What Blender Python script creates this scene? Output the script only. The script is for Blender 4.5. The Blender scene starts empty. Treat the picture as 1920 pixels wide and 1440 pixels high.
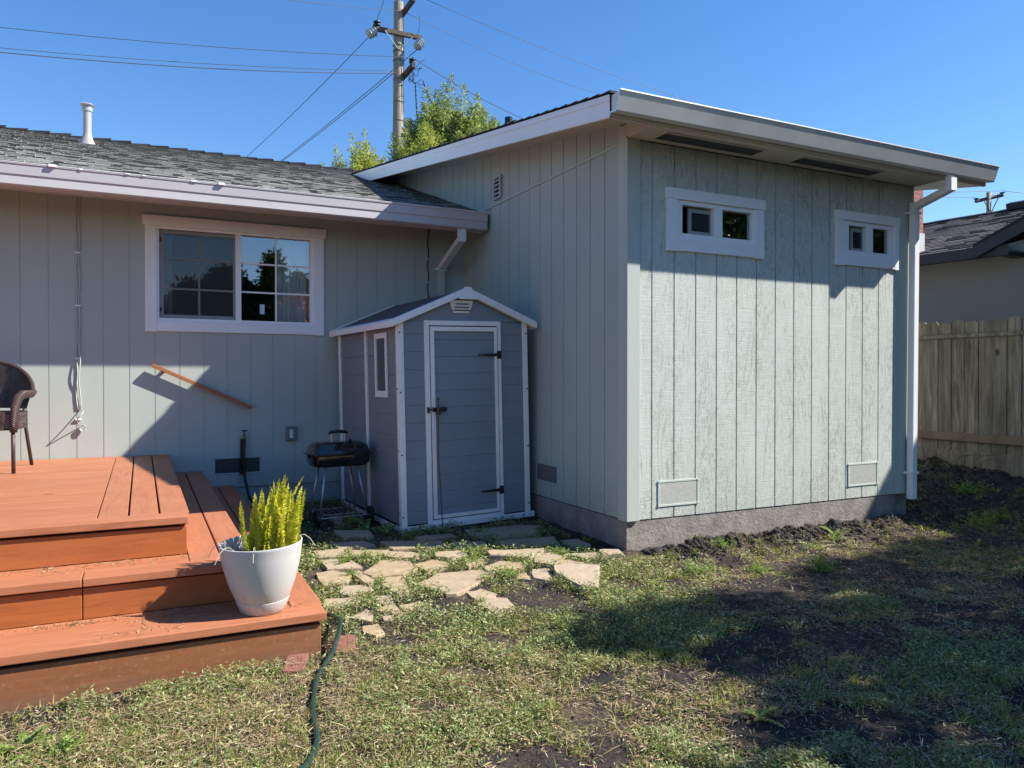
import bpy, bmesh, math, random
import numpy as np
from mathutils import Vector, Matrix
random.seed(7); RNG = np.random.default_rng(11)
C = bpy.context.scene
COL = C.collection
rad = math.radians

# ------------------------------------------------------------------ camera, sky, sun, exposure
cd = bpy.data.cameras.new('camera'); cam = bpy.data.objects.new('camera', cd); COL.objects.link(cam)
cam.location = (-3.142, -4.468, 1.24)
cam.rotation_euler = (rad(90 - 0.489), 0, rad(-26.33))
cd.sensor_width = 36; cd.lens = 26.34; cd.clip_start = 0.05; cd.clip_end = 3000
C.camera = cam
w = bpy.data.worlds.new('World'); C.world = w; w.use_nodes = True
wn = w.node_tree.nodes; wl = w.node_tree.links
sky = wn.new('ShaderNodeTexSky'); sky.sky_type = 'NISHITA'; sky.sun_disc = False
SUN = Vector((2, -1, 2)).normalized()
sky.sun_elevation = math.asin(SUN.z); sky.sun_rotation = math.atan2(SUN.x, SUN.y)
sky.air_density = 1.0; sky.dust_density = 0.1; sky.ozone_density = 3.0; sky.altitude = 0
bg = wn['Background']; bg.inputs[1].default_value = 0.087
gm = wn.new('ShaderNodeGamma'); gm.inputs[1].default_value = 0.9; hs = wn.new('ShaderNodeHueSaturation'); hs.inputs['Saturation'].default_value = 1.32; hs.inputs['Hue'].default_value = 0.508; hs.inputs['Value'].default_value = 1.36
wl.new(sky.outputs[0], gm.inputs[0]); wl.new(gm.outputs[0], hs.inputs['Color']); wl.new(hs.outputs[0], bg.inputs[0])
ld = bpy.data.lights.new('sun', 'SUN'); ld.energy = 5.0; ld.angle = rad(0.55); ld.color = (1.0, 0.955, 0.88)
lo = bpy.data.objects.new('sun', ld); COL.objects.link(lo)
lo.rotation_euler = (-SUN).to_track_quat('-Z', 'Y').to_euler()
C.view_settings.view_transform = 'Standard'; C.view_settings.look = 'None'
C.view_settings.exposure = 1.0; C.view_settings.gamma = 1.0
C.cycles.max_bounces = 6; C.cycles.transparent_max_bounces = 12

# ------------------------------------------------------------------ node helpers
def newmat(name):
    m = bpy.data.materials.new(name); m.use_nodes = True
    nt = m.node_tree; b = nt.nodes['Principled BSDF']
    return m, nt, b
def N(nt, typ, **kw):
    n = nt.nodes.new(typ)
    for k, v in kw.items():
        if k in ('op',): n.operation = v
        elif k == 'inp':
            for i, x in v.items(): n.inputs[i].default_value = x
        else: setattr(n, k, v)
    return n
def coords(nt, scale=(1, 1, 1), rot=(0, 0, 0), kind='Object'):
    tc = N(nt, 'ShaderNodeTexCoord'); mp = N(nt, 'ShaderNodeMapping')
    mp.inputs['Scale'].default_value = scale; mp.inputs['Rotation'].default_value = rot
    nt.links.new(tc.outputs[kind], mp.inputs[0]); return mp.outputs[0]
def noise(nt, vec, scale, detail=4, rough=0.6, dist=0.0):
    n = N(nt, 'ShaderNodeTexNoise'); n.inputs['Scale'].default_value = scale
    n.inputs['Detail'].default_value = detail; n.inputs['Roughness'].default_value = rough
    n.inputs['Distortion'].default_value = dist
    nt.links.new(vec, n.inputs['Vector']); return n.outputs[0]
def ramp(nt, fac, stops):
    r = N(nt, 'ShaderNodeValToRGB'); e = r.color_ramp.elements
    while len(e) < len(stops): e.new(0.5)
    for i, (p, c) in enumerate(stops):
        e[i].position = p; e[i].color = (*c, 1) if len(c) == 3 else c
    nt.links.new(fac, r.inputs[0]); return r.outputs[0]
def g1(v): return (v, v, v)
def mix(nt, fac, a, b, blend='MIX'):
    m = N(nt, 'ShaderNodeMix', data_type='RGBA', blend_type=blend)
    for i, x in ((0, fac), (6, a), (7, b)):
        if isinstance(x, (int, float)): m.inputs[i].default_value = x
        elif isinstance(x, tuple): m.inputs[i].default_value = (*x, 1)
        else: nt.links.new(x, m.inputs[i])
    return m.outputs[2]
def math_(nt, op, a, b=None):
    m = N(nt, 'ShaderNodeMath', op=op)
    for i, x in ((0, a), (1, b)):
        if x is None: continue
        if isinstance(x, (int, float)): m.inputs[i].default_value = x
        else: nt.links.new(x, m.inputs[i])
    return m.outputs[0]
def bump(nt, b, h, strength=0.3, dist=0.01):
    n = N(nt, 'ShaderNodeBump'); n.inputs['Strength'].default_value = strength; n.inputs['Distance'].default_value = dist
    nt.links.new(h, n.inputs['Height']); nt.links.new(n.outputs[0], b.inputs['Normal'])
def setc(nt, b, c):
    if isinstance(c, tuple): b.inputs['Base Color'].default_value = (*c, 1)
    else: nt.links.new(c, b.inputs['Base Color'])
def island(nt):
    return N(nt, 'ShaderNodeNewGeometry').outputs['Random Per Island']

def paint(name, col, rough=0.5, var=0.08, sc=6, bs=0.1, stretch=(1, 1, 1), dirt=0.0, spec=0.4):
    m, nt, b = newmat(name)
    v = coords(nt, stretch)
    n = noise(nt, v, sc, 5); lo_ = tuple(c * (1 - var) for c in col); hi = tuple(min(1, c * (1 + var)) for c in col)
    c = ramp(nt, n, [(0.3, lo_), (0.7, hi)])
    if dirt > 0:
        d = noise(nt, coords(nt, (1, 1, 1)), 14, 6, 0.7)
        c = mix(nt, math_(nt, 'MULTIPLY', ramp(nt, d, [(0.52, g1(0)), (0.75, g1(1))]), dirt), c, tuple(x * 0.45 for x in (0.5, 0.42, 0.33)))
    setc(nt, b, c); b.inputs['Roughness'].default_value = rough; b.inputs['Specular IOR Level'].default_value = spec
    bump(nt, b, noise(nt, coords(nt, stretch), sc * 12, 4), bs, 0.004)
    return m

def siding_mat(name, col, worn, along='x'):
    """painted plywood siding: vertical grain, fine horizontal saw marks, worn paint where worn > 0"""
    m, nt, b = newmat(name)
    sx = 1.0
    grain = noise(nt, coords(nt, (1, 1, 0.09)), 16, 6, 0.62, 0.9)
    saw = noise(nt, coords(nt, (0.16, 0.16, 5)), 26, 6, 0.75)
    fine = noise(nt, coords(nt, (1, 1, 0.5)), 160, 3, 0.7)
    big = noise(nt, coords(nt, (1, 1, 0.6)), 1.7, 4, 0.5)
    c = ramp(nt, big, [(0.3, tuple(x * 0.95 for x in col)), (0.7, tuple(x * 1.04 for x in col))])
    wv = N(nt, 'ShaderNodeTexWave', wave_type='RINGS', rings_direction='Z' if False else 'Y')
    wv.inputs['Scale'].default_value = 2.4; wv.inputs['Distortion'].default_value = 9; wv.inputs['Detail'].default_value = 3
    wv.inputs['Detail Scale'].default_value = 1.4
    nt.links.new(coords(nt, (3.2, 3.2, 0.55)), wv.inputs[0])
    if worn > 0:
        mott = noise(nt, coords(nt, (1, 1, 0.35)), 34, 7, 0.75, 1.5)
        mm = math_(nt, 'ADD', math_(nt, 'MULTIPLY', mott, 0.7), math_(nt, 'MULTIPLY', fine, 0.3))
        msk = ramp(nt, mm, [(0.47, g1(0)), (0.58, g1(1))])
        reg = ramp(nt, noise(nt, coords(nt, (1.0, 1.0, 0.28)), 3.4, 3), [(0.38, g1(0.15)), (0.60, g1(1))])
        f = math_(nt, 'MULTIPLY', math_(nt, 'MULTIPLY', msk, reg), worn * .72)
        c = mix(nt, f, c, (0.27, 0.255, 0.215))
        sm = ramp(nt, saw, [(0.56, g1(0)), (0.66, g1(1))])
        c = mix(nt, math_(nt, 'MULTIPLY', sm, 0.55 * worn), c, (0.66, 0.70, 0.63))
        sd = ramp(nt, saw, [(0.34, g1(1)), (0.42, g1(0))])
        c = mix(nt, math_(nt, 'MULTIPLY', sd, 0.55 * worn), c, (0.24, 0.25, 0.22))
        wm = ramp(nt, wv.outputs[1], [(0.0, g1(1)), (0.16, g1(0))])
        wr = ramp(nt, noise(nt, coords(nt, (1, 1, .6)), 4.5, 2), [(0.5, g1(0)), (0.62, g1(1))])
        c = mix(nt, math_(nt, 'MULTIPLY', math_(nt, 'MULTIPLY', wm, wr), 0.45 * worn), c, (0.20, 0.20, 0.17))
    zc = N(nt, 'ShaderNodeSeparateXYZ'); nt.links.new(coords(nt), zc.inputs[0])
    sp = math_(nt, 'MULTIPLY', ramp(nt, noise(nt, coords(nt), 75, 4, .8), [(.52, g1(0)), (.60, g1(1))]), ramp(nt, math_(nt, 'MULTIPLY', zc.outputs[2], 1.0), [(.22, g1(.75)), (.60, g1(0))]))
    c = mix(nt, sp, c, (.20, .17, .13))
    setc(nt, b, c); b.inputs['Roughness'].default_value = 0.62; b.inputs['Specular IOR Level'].default_value = 0.3
    h = math_(nt, 'ADD', math_(nt, 'MULTIPLY', saw, 0.9 if worn > 0 else 0.25), math_(nt, 'ADD', math_(nt, 'MULTIPLY', fine, 0.8 if worn > 0 else 0.35), math_(nt, 'MULTIPLY', grain, 0.35 if worn > 0 else .2)))
    bump(nt, b, h, 0.5 if worn > 0 else 0.12, 0.006 if worn > 0 else .0035)
    return m

def deck_mat(name, col, along, worn=0.0):
    m, nt, b = newmat(name)
    s = (0.12, 1, 1) if along == 'x' else (1, 0.12, 1)
    gr = noise(nt, coords(nt, s), 30, 6, 0.65, 0.6)
    bl = noise(nt, coords(nt), 3.2, 5, 0.6)
    c = ramp(nt, gr, [(0.25, tuple(x * 0.70 for x in col)), (0.45, tuple(x * 0.97 for x in col)), (0.75, tuple(min(1, x * 1.14) for x in col))])
    fade = noise(nt, coords(nt, (0.35, 1, 1) if along == 'x' else (1, 0.35, 1)), 5.0, 6, 0.72)
    c = mix(nt, math_(nt, 'MULTIPLY', ramp(nt, fade, [(0.48, g1(0)), (0.66, g1(1))]), 0.38), c, tuple(min(1, q * 1.25 + .04) for q in col))
    scuff = noise(nt, coords(nt, (1, 1, 1)), 21, 6, 0.8, 1.5)
    c = mix(nt, math_(nt, 'MULTIPLY', ramp(nt, scuff, [(0.63, g1(0)), (0.72, g1(1))]), 0.35), c, (0.30, 0.20, 0.14))
    knot = N(nt, 'ShaderNodeTexVoronoi'); knot.inputs['Scale'].default_value = 2.6; nt.links.new(coords(nt, (0.55, 1, 1) if along == 'x' else (1, 0.55, 1)), knot.inputs['Vector'])
    c = mix(nt, ramp(nt, knot.outputs[0], [(0.035, g1(0.75)), (0.06, g1(0))]), c, tuple(x * 0.35 for x in col))
    isl = island(nt)
    c = mix(nt, math_(nt, 'MULTIPLY', isl, 0.22), c, tuple(x * 0.62 for x in col))
    if worn > 0:
        sp = noise(nt, coords(nt, (1, 1, 1)), 55, 5, 0.75)
        c = mix(nt, math_(nt, 'MULTIPLY', ramp(nt, sp, [(0.55, g1(0)), (0.72, g1(1))]), worn), c, (0.42, 0.30, 0.19))
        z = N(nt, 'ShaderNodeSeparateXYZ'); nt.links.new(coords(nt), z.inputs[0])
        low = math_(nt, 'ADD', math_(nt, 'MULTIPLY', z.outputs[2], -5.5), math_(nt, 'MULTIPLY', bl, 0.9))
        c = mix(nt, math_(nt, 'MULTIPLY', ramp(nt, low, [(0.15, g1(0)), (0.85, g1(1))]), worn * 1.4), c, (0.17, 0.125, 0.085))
    setc(nt, b, c); b.inputs['Roughness'].default_value = 0.55; b.inputs['Specular IOR Level'].default_value = 0.35
    bump(nt, b, gr, 0.35, 0.004)
    return m

def shingle_mat(name, cols, var=1.0):
    m, nt, b = newmat(name)
    c = ramp(nt, island(nt), [(0.0, cols[0]), (0.5, cols[1]), (1.0, cols[2])])
    gr = noise(nt, coords(nt), 260, 3, 0.8)
    c = mix(nt, ramp(nt, gr, [(0.4, g1(0)), (0.65, g1(0.5))]), c, tuple(x * 0.4 for x in cols[1]))
    st = noise(nt, coords(nt), 1.3, 4)
    c = mix(nt, ramp(nt, st, [(0.45, g1(0)), (0.7, g1(0.35))]), c, tuple(x * 0.7 for x in cols[0]))
    setc(nt, b, c); b.inputs['Roughness'].default_value = 0.95; b.inputs['Specular IOR Level'].default_value = 0.15
    bump(nt, b, gr, 0.5, 0.003); return m

def leaf_mat(name, stops, trans=0.35, rough=0.55, spec=0.3):
    m, nt, b = newmat(name)
    c = ramp(nt, island(nt), stops)
    setc(nt, b, c); b.inputs['Roughness'].default_value = rough; b.inputs['Specular IOR Level'].default_value = spec
    t = N(nt, 'ShaderNodeBsdfTranslucent'); nt.links.new(mix(nt, 1.0, c, (1.1, 1.15, 0.55), 'MULTIPLY'), t.inputs[0])
    mx = N(nt, 'ShaderNodeMixShader'); mx.inputs[0].default_value = trans
    nt.links.new(b.outputs[0], mx.inputs[1]); nt.links.new(t.outputs[0], mx.inputs[2])
    nt.links.new(mx.outputs[0], nt.nodes['Material Output'].inputs[0]); return m

def glass_mat(name, refl=0.25, tint=(0.9, 0.95, 0.95)):
    m, nt, b = newmat(name); nt.nodes.remove(b)
    tr = N(nt, 'ShaderNodeBsdfTransparent'); tr.inputs[0].default_value = (*tint, 1)
    gl = N(nt, 'ShaderNodeBsdfGlossy'); gl.inputs['Roughness'].default_value = 0.01; gl.inputs[0].default_value = (0.95, 0.97, 1, 1)
    fr = N(nt, 'ShaderNodeFresnel'); fr.inputs[0].default_value = 1.45
    fac = math_(nt, 'ADD', fr.outputs[0], refl)
    mx = N(nt, 'ShaderNodeMixShader'); nt.links.new(fac, mx.inputs[0])
    nt.links.new(tr.outputs[0], mx.inputs[1]); nt.links.new(gl.outputs[0], mx.inputs[2])
    nt.links.new(mx.outputs[0], nt.nodes['Material Output'].inputs[0]); return m

def screen_mat(name, col, op=0.6):
    m, nt, b = newmat(name)
    setc(nt, b, col); b.inputs['Roughness'].default_value = 0.7
    tr = N(nt, 'ShaderNodeBsdfTransparent'); mx = N(nt, 'ShaderNodeMixShader'); mx.inputs[0].default_value = op
    nt.links.new(tr.outputs[0], mx.inputs[1]); nt.links.new(b.outputs[0], mx.inputs[2])
    nt.links.new(mx.outputs[0], nt.nodes['Material Output'].inputs[0]); return m

def metal(name, col, rough=0.4, var=0.1):
    m = paint(name, col, rough, var, 9, 0.05); m.node_tree.nodes['Principled BSDF'].inputs['Metallic'].default_value = 0.8
    return m

M = {}
SAGE = (0.400, 0.438, 0.402)
M['siding'] = siding_mat('sage_painted_siding', SAGE, 0)
M['siding_rough'] = siding_mat('sage_rough_sawn_siding', (0.530, 0.568, 0.518), 1.0)
M['sage_trim'] = paint('sage_trim_paint', (0.43, 0.472, 0.425), 0.55, 0.04, 5, 0.15, (1, 1, 0.15))
M['white'] = paint('white_trim_paint', (0.80, 0.79, 0.78), 0.4, 0.03, 4, 0.08, (1, 1, 1), 0.0)
M['white_dirty'] = paint('grimy_white_plastic', (0.70, 0.70, 0.68), 0.4, 0.05, 5, 0.06, (1, 1, 1), 0.35)
M['gutter'] = paint('pale_gutter_paint', (0.48, 0.458, 0.462), 0.45, 0.05, 3, 0.08, (0.3, 1, 1), 0.12)
M['gutter_gloss'] = paint('grey_satin_gutter_metal', (0.74, 0.75, 0.72), 0.36, 0.12, 2.2, 0.03, (1, 1, 1), 0.0, 0.6)
gb_ = M['gutter_gloss'].node_tree.nodes['Principled BSDF']; gb_.inputs['Metallic'].default_value = .55; gb_.inputs['Roughness'].default_value = .38
M['soffit'] = paint('beige_soffit_paint', (0.52, 0.50, 0.43), 0.6, 0.03, 4, 0.1)
M['vinyl'] = paint('white_vinyl', (0.82, 0.82, 0.82), 0.3, 0.02, 4, 0.02)
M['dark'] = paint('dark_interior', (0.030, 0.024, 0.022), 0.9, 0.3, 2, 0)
M['black'] = paint('black_plastic', (0.012, 0.012, 0.013), 0.35, 0.1, 10, 0.05)
M['screen_grey'] = screen_mat('insect_screen', (0.035, 0.040, 0.047), 0.55)
M['glass'] = glass_mat('window_glass', 0.21)
M['glass_dark'] = glass_mat('small_window_glass', 0.24)
M['glass_screened'] = glass_mat('screened_window_glass', 0.20)
M['curtain'] = leaf_mat('white_curtain', [(0, (0.85, 0.86, 0.88)), (1, (0.85, 0.86, 0.88))], 0.2)
M['shingle'] = shingle_mat('weathered_grey_shingle', [(0.30, 0.30, 0.28), (0.42, 0.415, 0.385), (0.56, 0.55, 0.51)])
M['shingle_dark'] = shingle_mat('charcoal_shingle', [(0.020, 0.020, 0.023), (0.040, 0.040, 0.044), (0.065, 0.063, 0.066)])
M['shingle_nbr'] = shingle_mat('dark_grey_shingle', [(0.055, 0.053, 0.060), (0.10, 0.094, 0.10), (0.17, 0.158, 0.155)])
M['deckx'] = deck_mat('redwood_stain_boards_x', (0.40, 0.150, 0.072), 'x')
M['decky'] = deck_mat('redwood_stain_boards_y', (0.39, 0.150, 0.074), 'y')
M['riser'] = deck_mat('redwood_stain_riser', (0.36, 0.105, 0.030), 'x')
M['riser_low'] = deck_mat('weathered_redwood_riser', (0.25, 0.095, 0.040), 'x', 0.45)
M['rail'] = deck_mat('brown_handrail_wood', (0.33, 0.13, 0.06), 'x')

def concrete(name, c1, c2, bs):
    m, nt, b = newmat(name)
    a = noise(nt, coords(nt), 7, 8, 0.72); v = N(nt, 'ShaderNodeTexVoronoi'); v.inputs['Scale'].default_value = 95
    nt.links.new(coords(nt), v.inputs['Vector'])
    c = ramp(nt, a, [(0.3, c1), (0.7, c2)])
    pit = ramp(nt, v.outputs[0], [(0.12, g1(1)), (0.3, g1(0))])
    pn = ramp(nt, noise(nt, coords(nt), 30, 3), [(0.5, g1(0)), (0.58, g1(1))])
    c = mix(nt, math_(nt, 'MULTIPLY', math_(nt, 'MULTIPLY', pit, pn), 0.6), c, tuple(x * 0.35 for x in c1))
    setc(nt, b, c); b.inputs['Roughness'].default_value = 0.95
    h = math_(nt, 'SUBTRACT', noise(nt, coords(nt), 45, 6, 0.75), math_(nt, 'MULTIPLY', math_(nt, 'MULTIPLY', pit, pn), 0.7))
    bump(nt, b, h, bs, 0.012); return m
M['concrete'] = concrete('rough_concrete', (0.17, 0.15, 0.135), (0.36, 0.325, 0.295), 1.0)
M['concrete_painted'] = concrete('painted_footing', (0.30, 0.34, 0.32), (0.40, 0.44, 0.42), 0.4)
M['stucco'] = paint('grey_stucco', (0.26, 0.245, 0.235), 0.9, 0.06, 1.5, 0.4)
M['butt'] = paint('dark_shingle_edge', (0.07, 0.07, 0.067), .95, .2, 20, 0)
M['black_trim'] = paint('black_fascia_paint', (0.018, 0.018, 0.024), 0.45, 0.15, 4, 0.05)

def stone_mat():
    m, nt, b = newmat('tan_flagstone')
    a = noise(nt, coords(nt), 9, 7, 0.7, 0.5)
    oi = N(nt, 'ShaderNodeObjectInfo')
    c = ramp(nt, a, [(0.28, (0.23, 0.165, 0.095)), (0.5, (0.36, 0.27, 0.155)), (0.72, (0.47, 0.365, 0.225))])
    c = mix(nt, ramp(nt, oi.outputs['Random'], [(0.0, g1(0)), (1.0, g1(0.5))]), c, (0.40, 0.33, 0.27))
    c = mix(nt, ramp(nt, noise(nt, coords(nt), 60, 4, 0.8), [(0.58, g1(0)), (0.75, g1(0.55))]), c, (0.16, 0.12, 0.08))
    setc(nt, b, c); b.inputs['Roughness'].default_value = 0.9
    bump(nt, b, noise(nt, coords(nt), 30, 6, 0.75), 0.6, 0.008); return m
M['stone'] = stone_mat()

def soil_mat():
    m, nt, b = newmat('dry_dark_soil')
    a = noise(nt, coords(nt), 70, 6, 0.8)
    c = ramp(nt, a, [(0.3, (0.014, 0.012, 0.012)), (0.52, (0.040, 0.035, 0.034)), (0.75, (0.10, 0.088, 0.082))])
    th = noise(nt, coords(nt), 1.6, 6, 0.65)
    tf = noise(nt, coords(nt), 38, 5, 0.75, 1.5)
    k = math_(nt, 'MULTIPLY', ramp(nt, th, [(0.46, g1(0)), (0.64, g1(.8))]), ramp(nt, tf, [(0.42, g1(0)), (0.62, g1(1))]))
    c = mix(nt, k, c, (0.21, 0.155, 0.085))
    setc(nt, b, c); b.inputs['Roughness'].default_value = 0.97; b.inputs['Specular IOR Level'].default_value = 0.15
    bump(nt, b, a, 0.9, 0.012); return m
M['soil'] = soil_mat()
def clod_mat():
    m, nt, b = newmat('dark_crumbly_soil')
    a = noise(nt, coords(nt), 90, 5, 0.8)
    setc(nt, b, ramp(nt, a, [(0.3, (0.014, 0.012, 0.011)), (0.6, (0.050, 0.042, 0.038)), (0.8, (0.12, 0.10, 0.082))])); b.inputs['Roughness'].default_value = 0.97
    bump(nt, b, a, 0.9, 0.01); return m
M['clod'] = clod_mat()

# ------------------------------------------------------------------ mesh helpers
class MB:
    def __init__(s): s.v = []; s.f = []; s.m = []
    def add(s, vs, fs, mi=0):
        o = len(s.v); s.v += [tuple(v) for v in vs]; s.f += [tuple(i + o for i in f) for f in fs]; s.m += [mi] * len(fs)
        return s
    def box(s, x0, x1, y0, y1, z0, z1, mi=0):
        return s.add([(x0, y0, z0), (x1, y0, z0), (x1, y1, z0), (x0, y1, z0), (x0, y0, z1), (x1, y0, z1), (x1, y1, z1), (x0, y1, z1)],
                     [(0, 3, 2, 1), (4, 5, 6, 7), (0, 1, 5, 4), (1, 2, 6, 5), (2, 3, 7, 6), (3, 0, 4, 7)], mi)
    def fbox(s, F, u0, u1, v0, v1, n0, n1, mi=0):
        P = [F(u, v, n) for n in (n0, n1) for (u, v) in ((u0, v0), (u1, v0), (u1, v1), (u0, v1))]
        return s.add(P, [(0, 3, 2, 1), (4, 5, 6, 7), (0, 1, 5, 4), (1, 2, 6, 5), (2, 3, 7, 6), (3, 0, 4, 7)], mi)
    def hexa(s, P, mi=0):   # 8 points: bottom ring, top ring
        return s.add(P, [(0, 3, 2, 1), (4, 5, 6, 7), (0, 1, 5, 4), (1, 2, 6, 5), (2, 3, 7, 6), (3, 0, 4, 7)], mi)
    def prism(s, poly, zt, th, mi=0):  # footprint polygon, top z (function or number), thickness
        n = len(poly); f = zt if callable(zt) else (lambda x, y: zt)
        top = [(x, y, f(x, y)) for x, y in poly]; bot = [(x, y, z - th) for x, y, z in top]
        return s.add(top + bot, [tuple(range(n)), tuple(range(2 * n - 1, n - 1, -1))] + [(i, i + n, (i + 1) % n + n, (i + 1) % n) for i in range(n)], mi)
    def extrude(s, prof, A, B, fn, mi=0, cap=True):  # profile points (p,q) placed by fn(t,p,q) at t=A and t=B
        n = len(prof); vs = [fn(A, p, q) for p, q in prof] + [fn(B, p, q) for p, q in prof]
        fs = [(i, (i + 1) % n, (i + 1) % n + n, i + n) for i in range(n)]
        if cap: fs += [tuple(range(n - 1, -1, -1)), tuple(range(n, 2 * n))]
        return s.add(vs, fs, mi)
    def quad(s, a, b, c, d, mi=0): return s.add([a, b, c, d], [(0, 1, 2, 3)], mi)
    def tube(s, pts, r, n=8, mi=0, closed=False, flat=None):
        pts = [Vector(p) for p in pts]; k = len(pts); rr = r if isinstance(r, (list, tuple)) else [r] * k
        up = None; rings = []
        for i, p in enumerate(pts):
            a = pts[max(i - 1, 0)]; b = pts[min(i + 1, k - 1)]; d = (b - a)
            if d.length < 1e-9: d = Vector((0, 0, 1))
            d.normalize()
            if up is None:
                up = Vector((0, 0, 1)) if abs(d.z) < 0.9 else Vector((1, 0, 0))
            x = up - d * up.dot(d)
            if x.length < 1e-6: x = d.orthogonal()
            x.normalize(); y = d.cross(x); up = x
            fl = flat if flat else 1.0
            rings.append([p + (x * math.cos(2 * math.pi * j / n) + y * math.sin(2 * math.pi * j / n) * fl) * rr[i] for j in range(n)])
        vs = [v for rg in rings for v in rg]; fs = []
        for i in range(k - 1):
            for j in range(n): fs.append((i * n + j, i * n + (j + 1) % n, (i + 1) * n + (j + 1) % n, (i + 1) * n + j))
        fs += [tuple(range(n - 1, -1, -1)), tuple((k - 1) * n + j for j in range(n))]
        return s.add(vs, fs, mi)
    def cyl(s, p, q, r, r2=None, n=16, mi=0): return s.tube([p, q], [r, r if r2 is None else r2], n, mi)
    def lathe(s, prof, c=(0, 0, 0), n=48, mi=0, cap=True):  # prof: (r,z)
        vs = []; k = len(prof)
        for r, z in prof:
            for j in range(n): a = 2 * math.pi * j / n; vs.append((c[0] + r * math.cos(a), c[1] + r * math.sin(a), c[2] + z))
        fs = [(i * n + j, i * n + (j + 1) % n, (i + 1) * n + (j + 1) % n, (i + 1) * n + j) for i in range(k - 1) for j in range(n)]
        if cap: fs += [tuple(range(n - 1, -1, -1)), tuple((k - 1) * n + j for j in range(n))]
        return s.add(vs, fs, mi)
    def build(s, name, mats, parent=None, smooth=False, bevel=0, loc=None, fix=True, sharp=None):
        off = Vector(ROOT.get(parent.name, (0, 0, 0))) if parent else Vector(loc or (0, 0, 0))
        me = bpy.data.meshes.new(name)
        me.from_pydata([tuple(Vector(v) - off) for v in s.v], [], s.f)
        mats = mats if isinstance(mats, (list, tuple)) else [mats]
        for m_ in mats: me.materials.append(m_)
        if len(mats) > 1: me.polygons.foreach_set('material_index', s.m)
        if fix:
            bm = bmesh.new(); bm.from_mesh(me); bmesh.ops.recalc_face_normals(bm, faces=bm.faces); bm.to_mesh(me); bm.free()
        if smooth: me.polygons.foreach_set('use_smooth', [True] * len(me.polygons))
        me.update()
        o = bpy.data.objects.new(name, me); COL.objects.link(o)
        if parent: o.parent = parent; ROOT[o.name] = tuple(off)
        else: o.location = off; ROOT[o.name] = tuple(off)
        if bevel:
            b = o.modifiers.new('bevel', 'BEVEL'); b.width = bevel; b.segments = 2; b.limit_method = 'ANGLE'; b.angle_limit = rad(40)
        if smooth and sharp:
            try: me.set_sharp_from_angle(angle=rad(sharp))
            except Exception: pass
        return o
ROOT = {}
def tag(o, label, cat, group=None, kind=None):
    o['label'] = label
    if cat: o['category'] = cat
    if group: o['group'] = group
    if kind: o['kind'] = kind
    return o
def thing(name, label, cat, loc=(0, 0, 0), rot=None, group=None):
    o = bpy.data.objects.new(name, None); COL.objects.link(o); o.location = loc; o.empty_display_size = 0.2
    if rot is not None: o.rotation_euler = rot; ROOT[o.name] = (0, 0, 0)
    else: ROOT[o.name] = tuple(loc)
    return tag(o, label, cat, group)
def np_mesh(name, V, quads, mats, parent=None, mi=None, loc=(0, 0, 0), smooth=False):
    me = bpy.data.meshes.new(name); nv = len(V); nq = len(quads); k = quads.shape[1]
    off = np.array(ROOT.get(parent.name, (0, 0, 0)) if parent else loc, float)
    me.vertices.add(nv); me.vertices.foreach_set('co', (V - off).astype(np.float32).ravel())
    me.loops.add(nq * k); me.loops.foreach_set('vertex_index', quads.astype(np.int32).ravel())
    me.polygons.add(nq); me.polygons.foreach_set('loop_start', np.arange(0, nq * k, k, dtype=np.int32))
    try: me.polygons.foreach_set('loop_total', np.full(nq, k, dtype=np.int32))
    except Exception: pass
    for m_ in (mats if isinstance(mats, (list, tuple)) else [mats]): me.materials.append(m_)
    if mi is not None: me.polygons.foreach_set('material_index', mi.astype(np.int32))
    if smooth: me.polygons.foreach_set('use_smooth', np.ones(nq, dtype=bool))
    me.update(calc_edges=True); me.validate()
    o = bpy.data.objects.new(name, me); COL.objects.link(o)
    if parent: o.parent = parent
    else: o.location = tuple(off)
    ROOT[o.name] = tuple(off)
    return o
def leaves(P, D, L, W, curl=0.15, roll=None, shape=0.45):
    """diamond leaves: base P, direction D (unit), length L, width W"""
    n = len(P); L = np.broadcast_to(L, n)[:, None]; W = np.broadcast_to(W, n)[:, None]
    R = RNG.normal(size=(n, 3)) if roll is None else roll
    S = np.cross(D, R); S /= np.linalg.norm(S, axis=1, keepdims=True) + 1e-9
    U = np.cross(S, D)
    a = P; b = P + D * L * shape + S * W * .5 + U * L * curl * .5; c = P + D * L - U * L * curl * .3; d = P + D * L * shape - S * W * .5 + U * L * curl * .5
    V = np.stack([a, b, c, d], 1).reshape(-1, 3); Q = np.arange(4 * n).reshape(n, 4)
    return V, Q
def cat(parts):
    Vs = []; Qs = []; Ms = []; o = 0
    for i, p in enumerate(parts):
        V, Q = p[0], p[1]; Vs.append(V); Qs.append(Q + o); Ms.append(np.full(len(Q), p[2] if len(p) > 2 else 0)); o += len(V)
    return np.concatenate(Vs), np.concatenate(Qs), np.concatenate(Ms)
def frame(O, U, V, Nn):
    O, U, V, Nn = Vector(O), Vector(U), Vector(V), Vector(Nn)
    return lambda u, v, n=0: O + U * u + V * v + Nn * n
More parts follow.
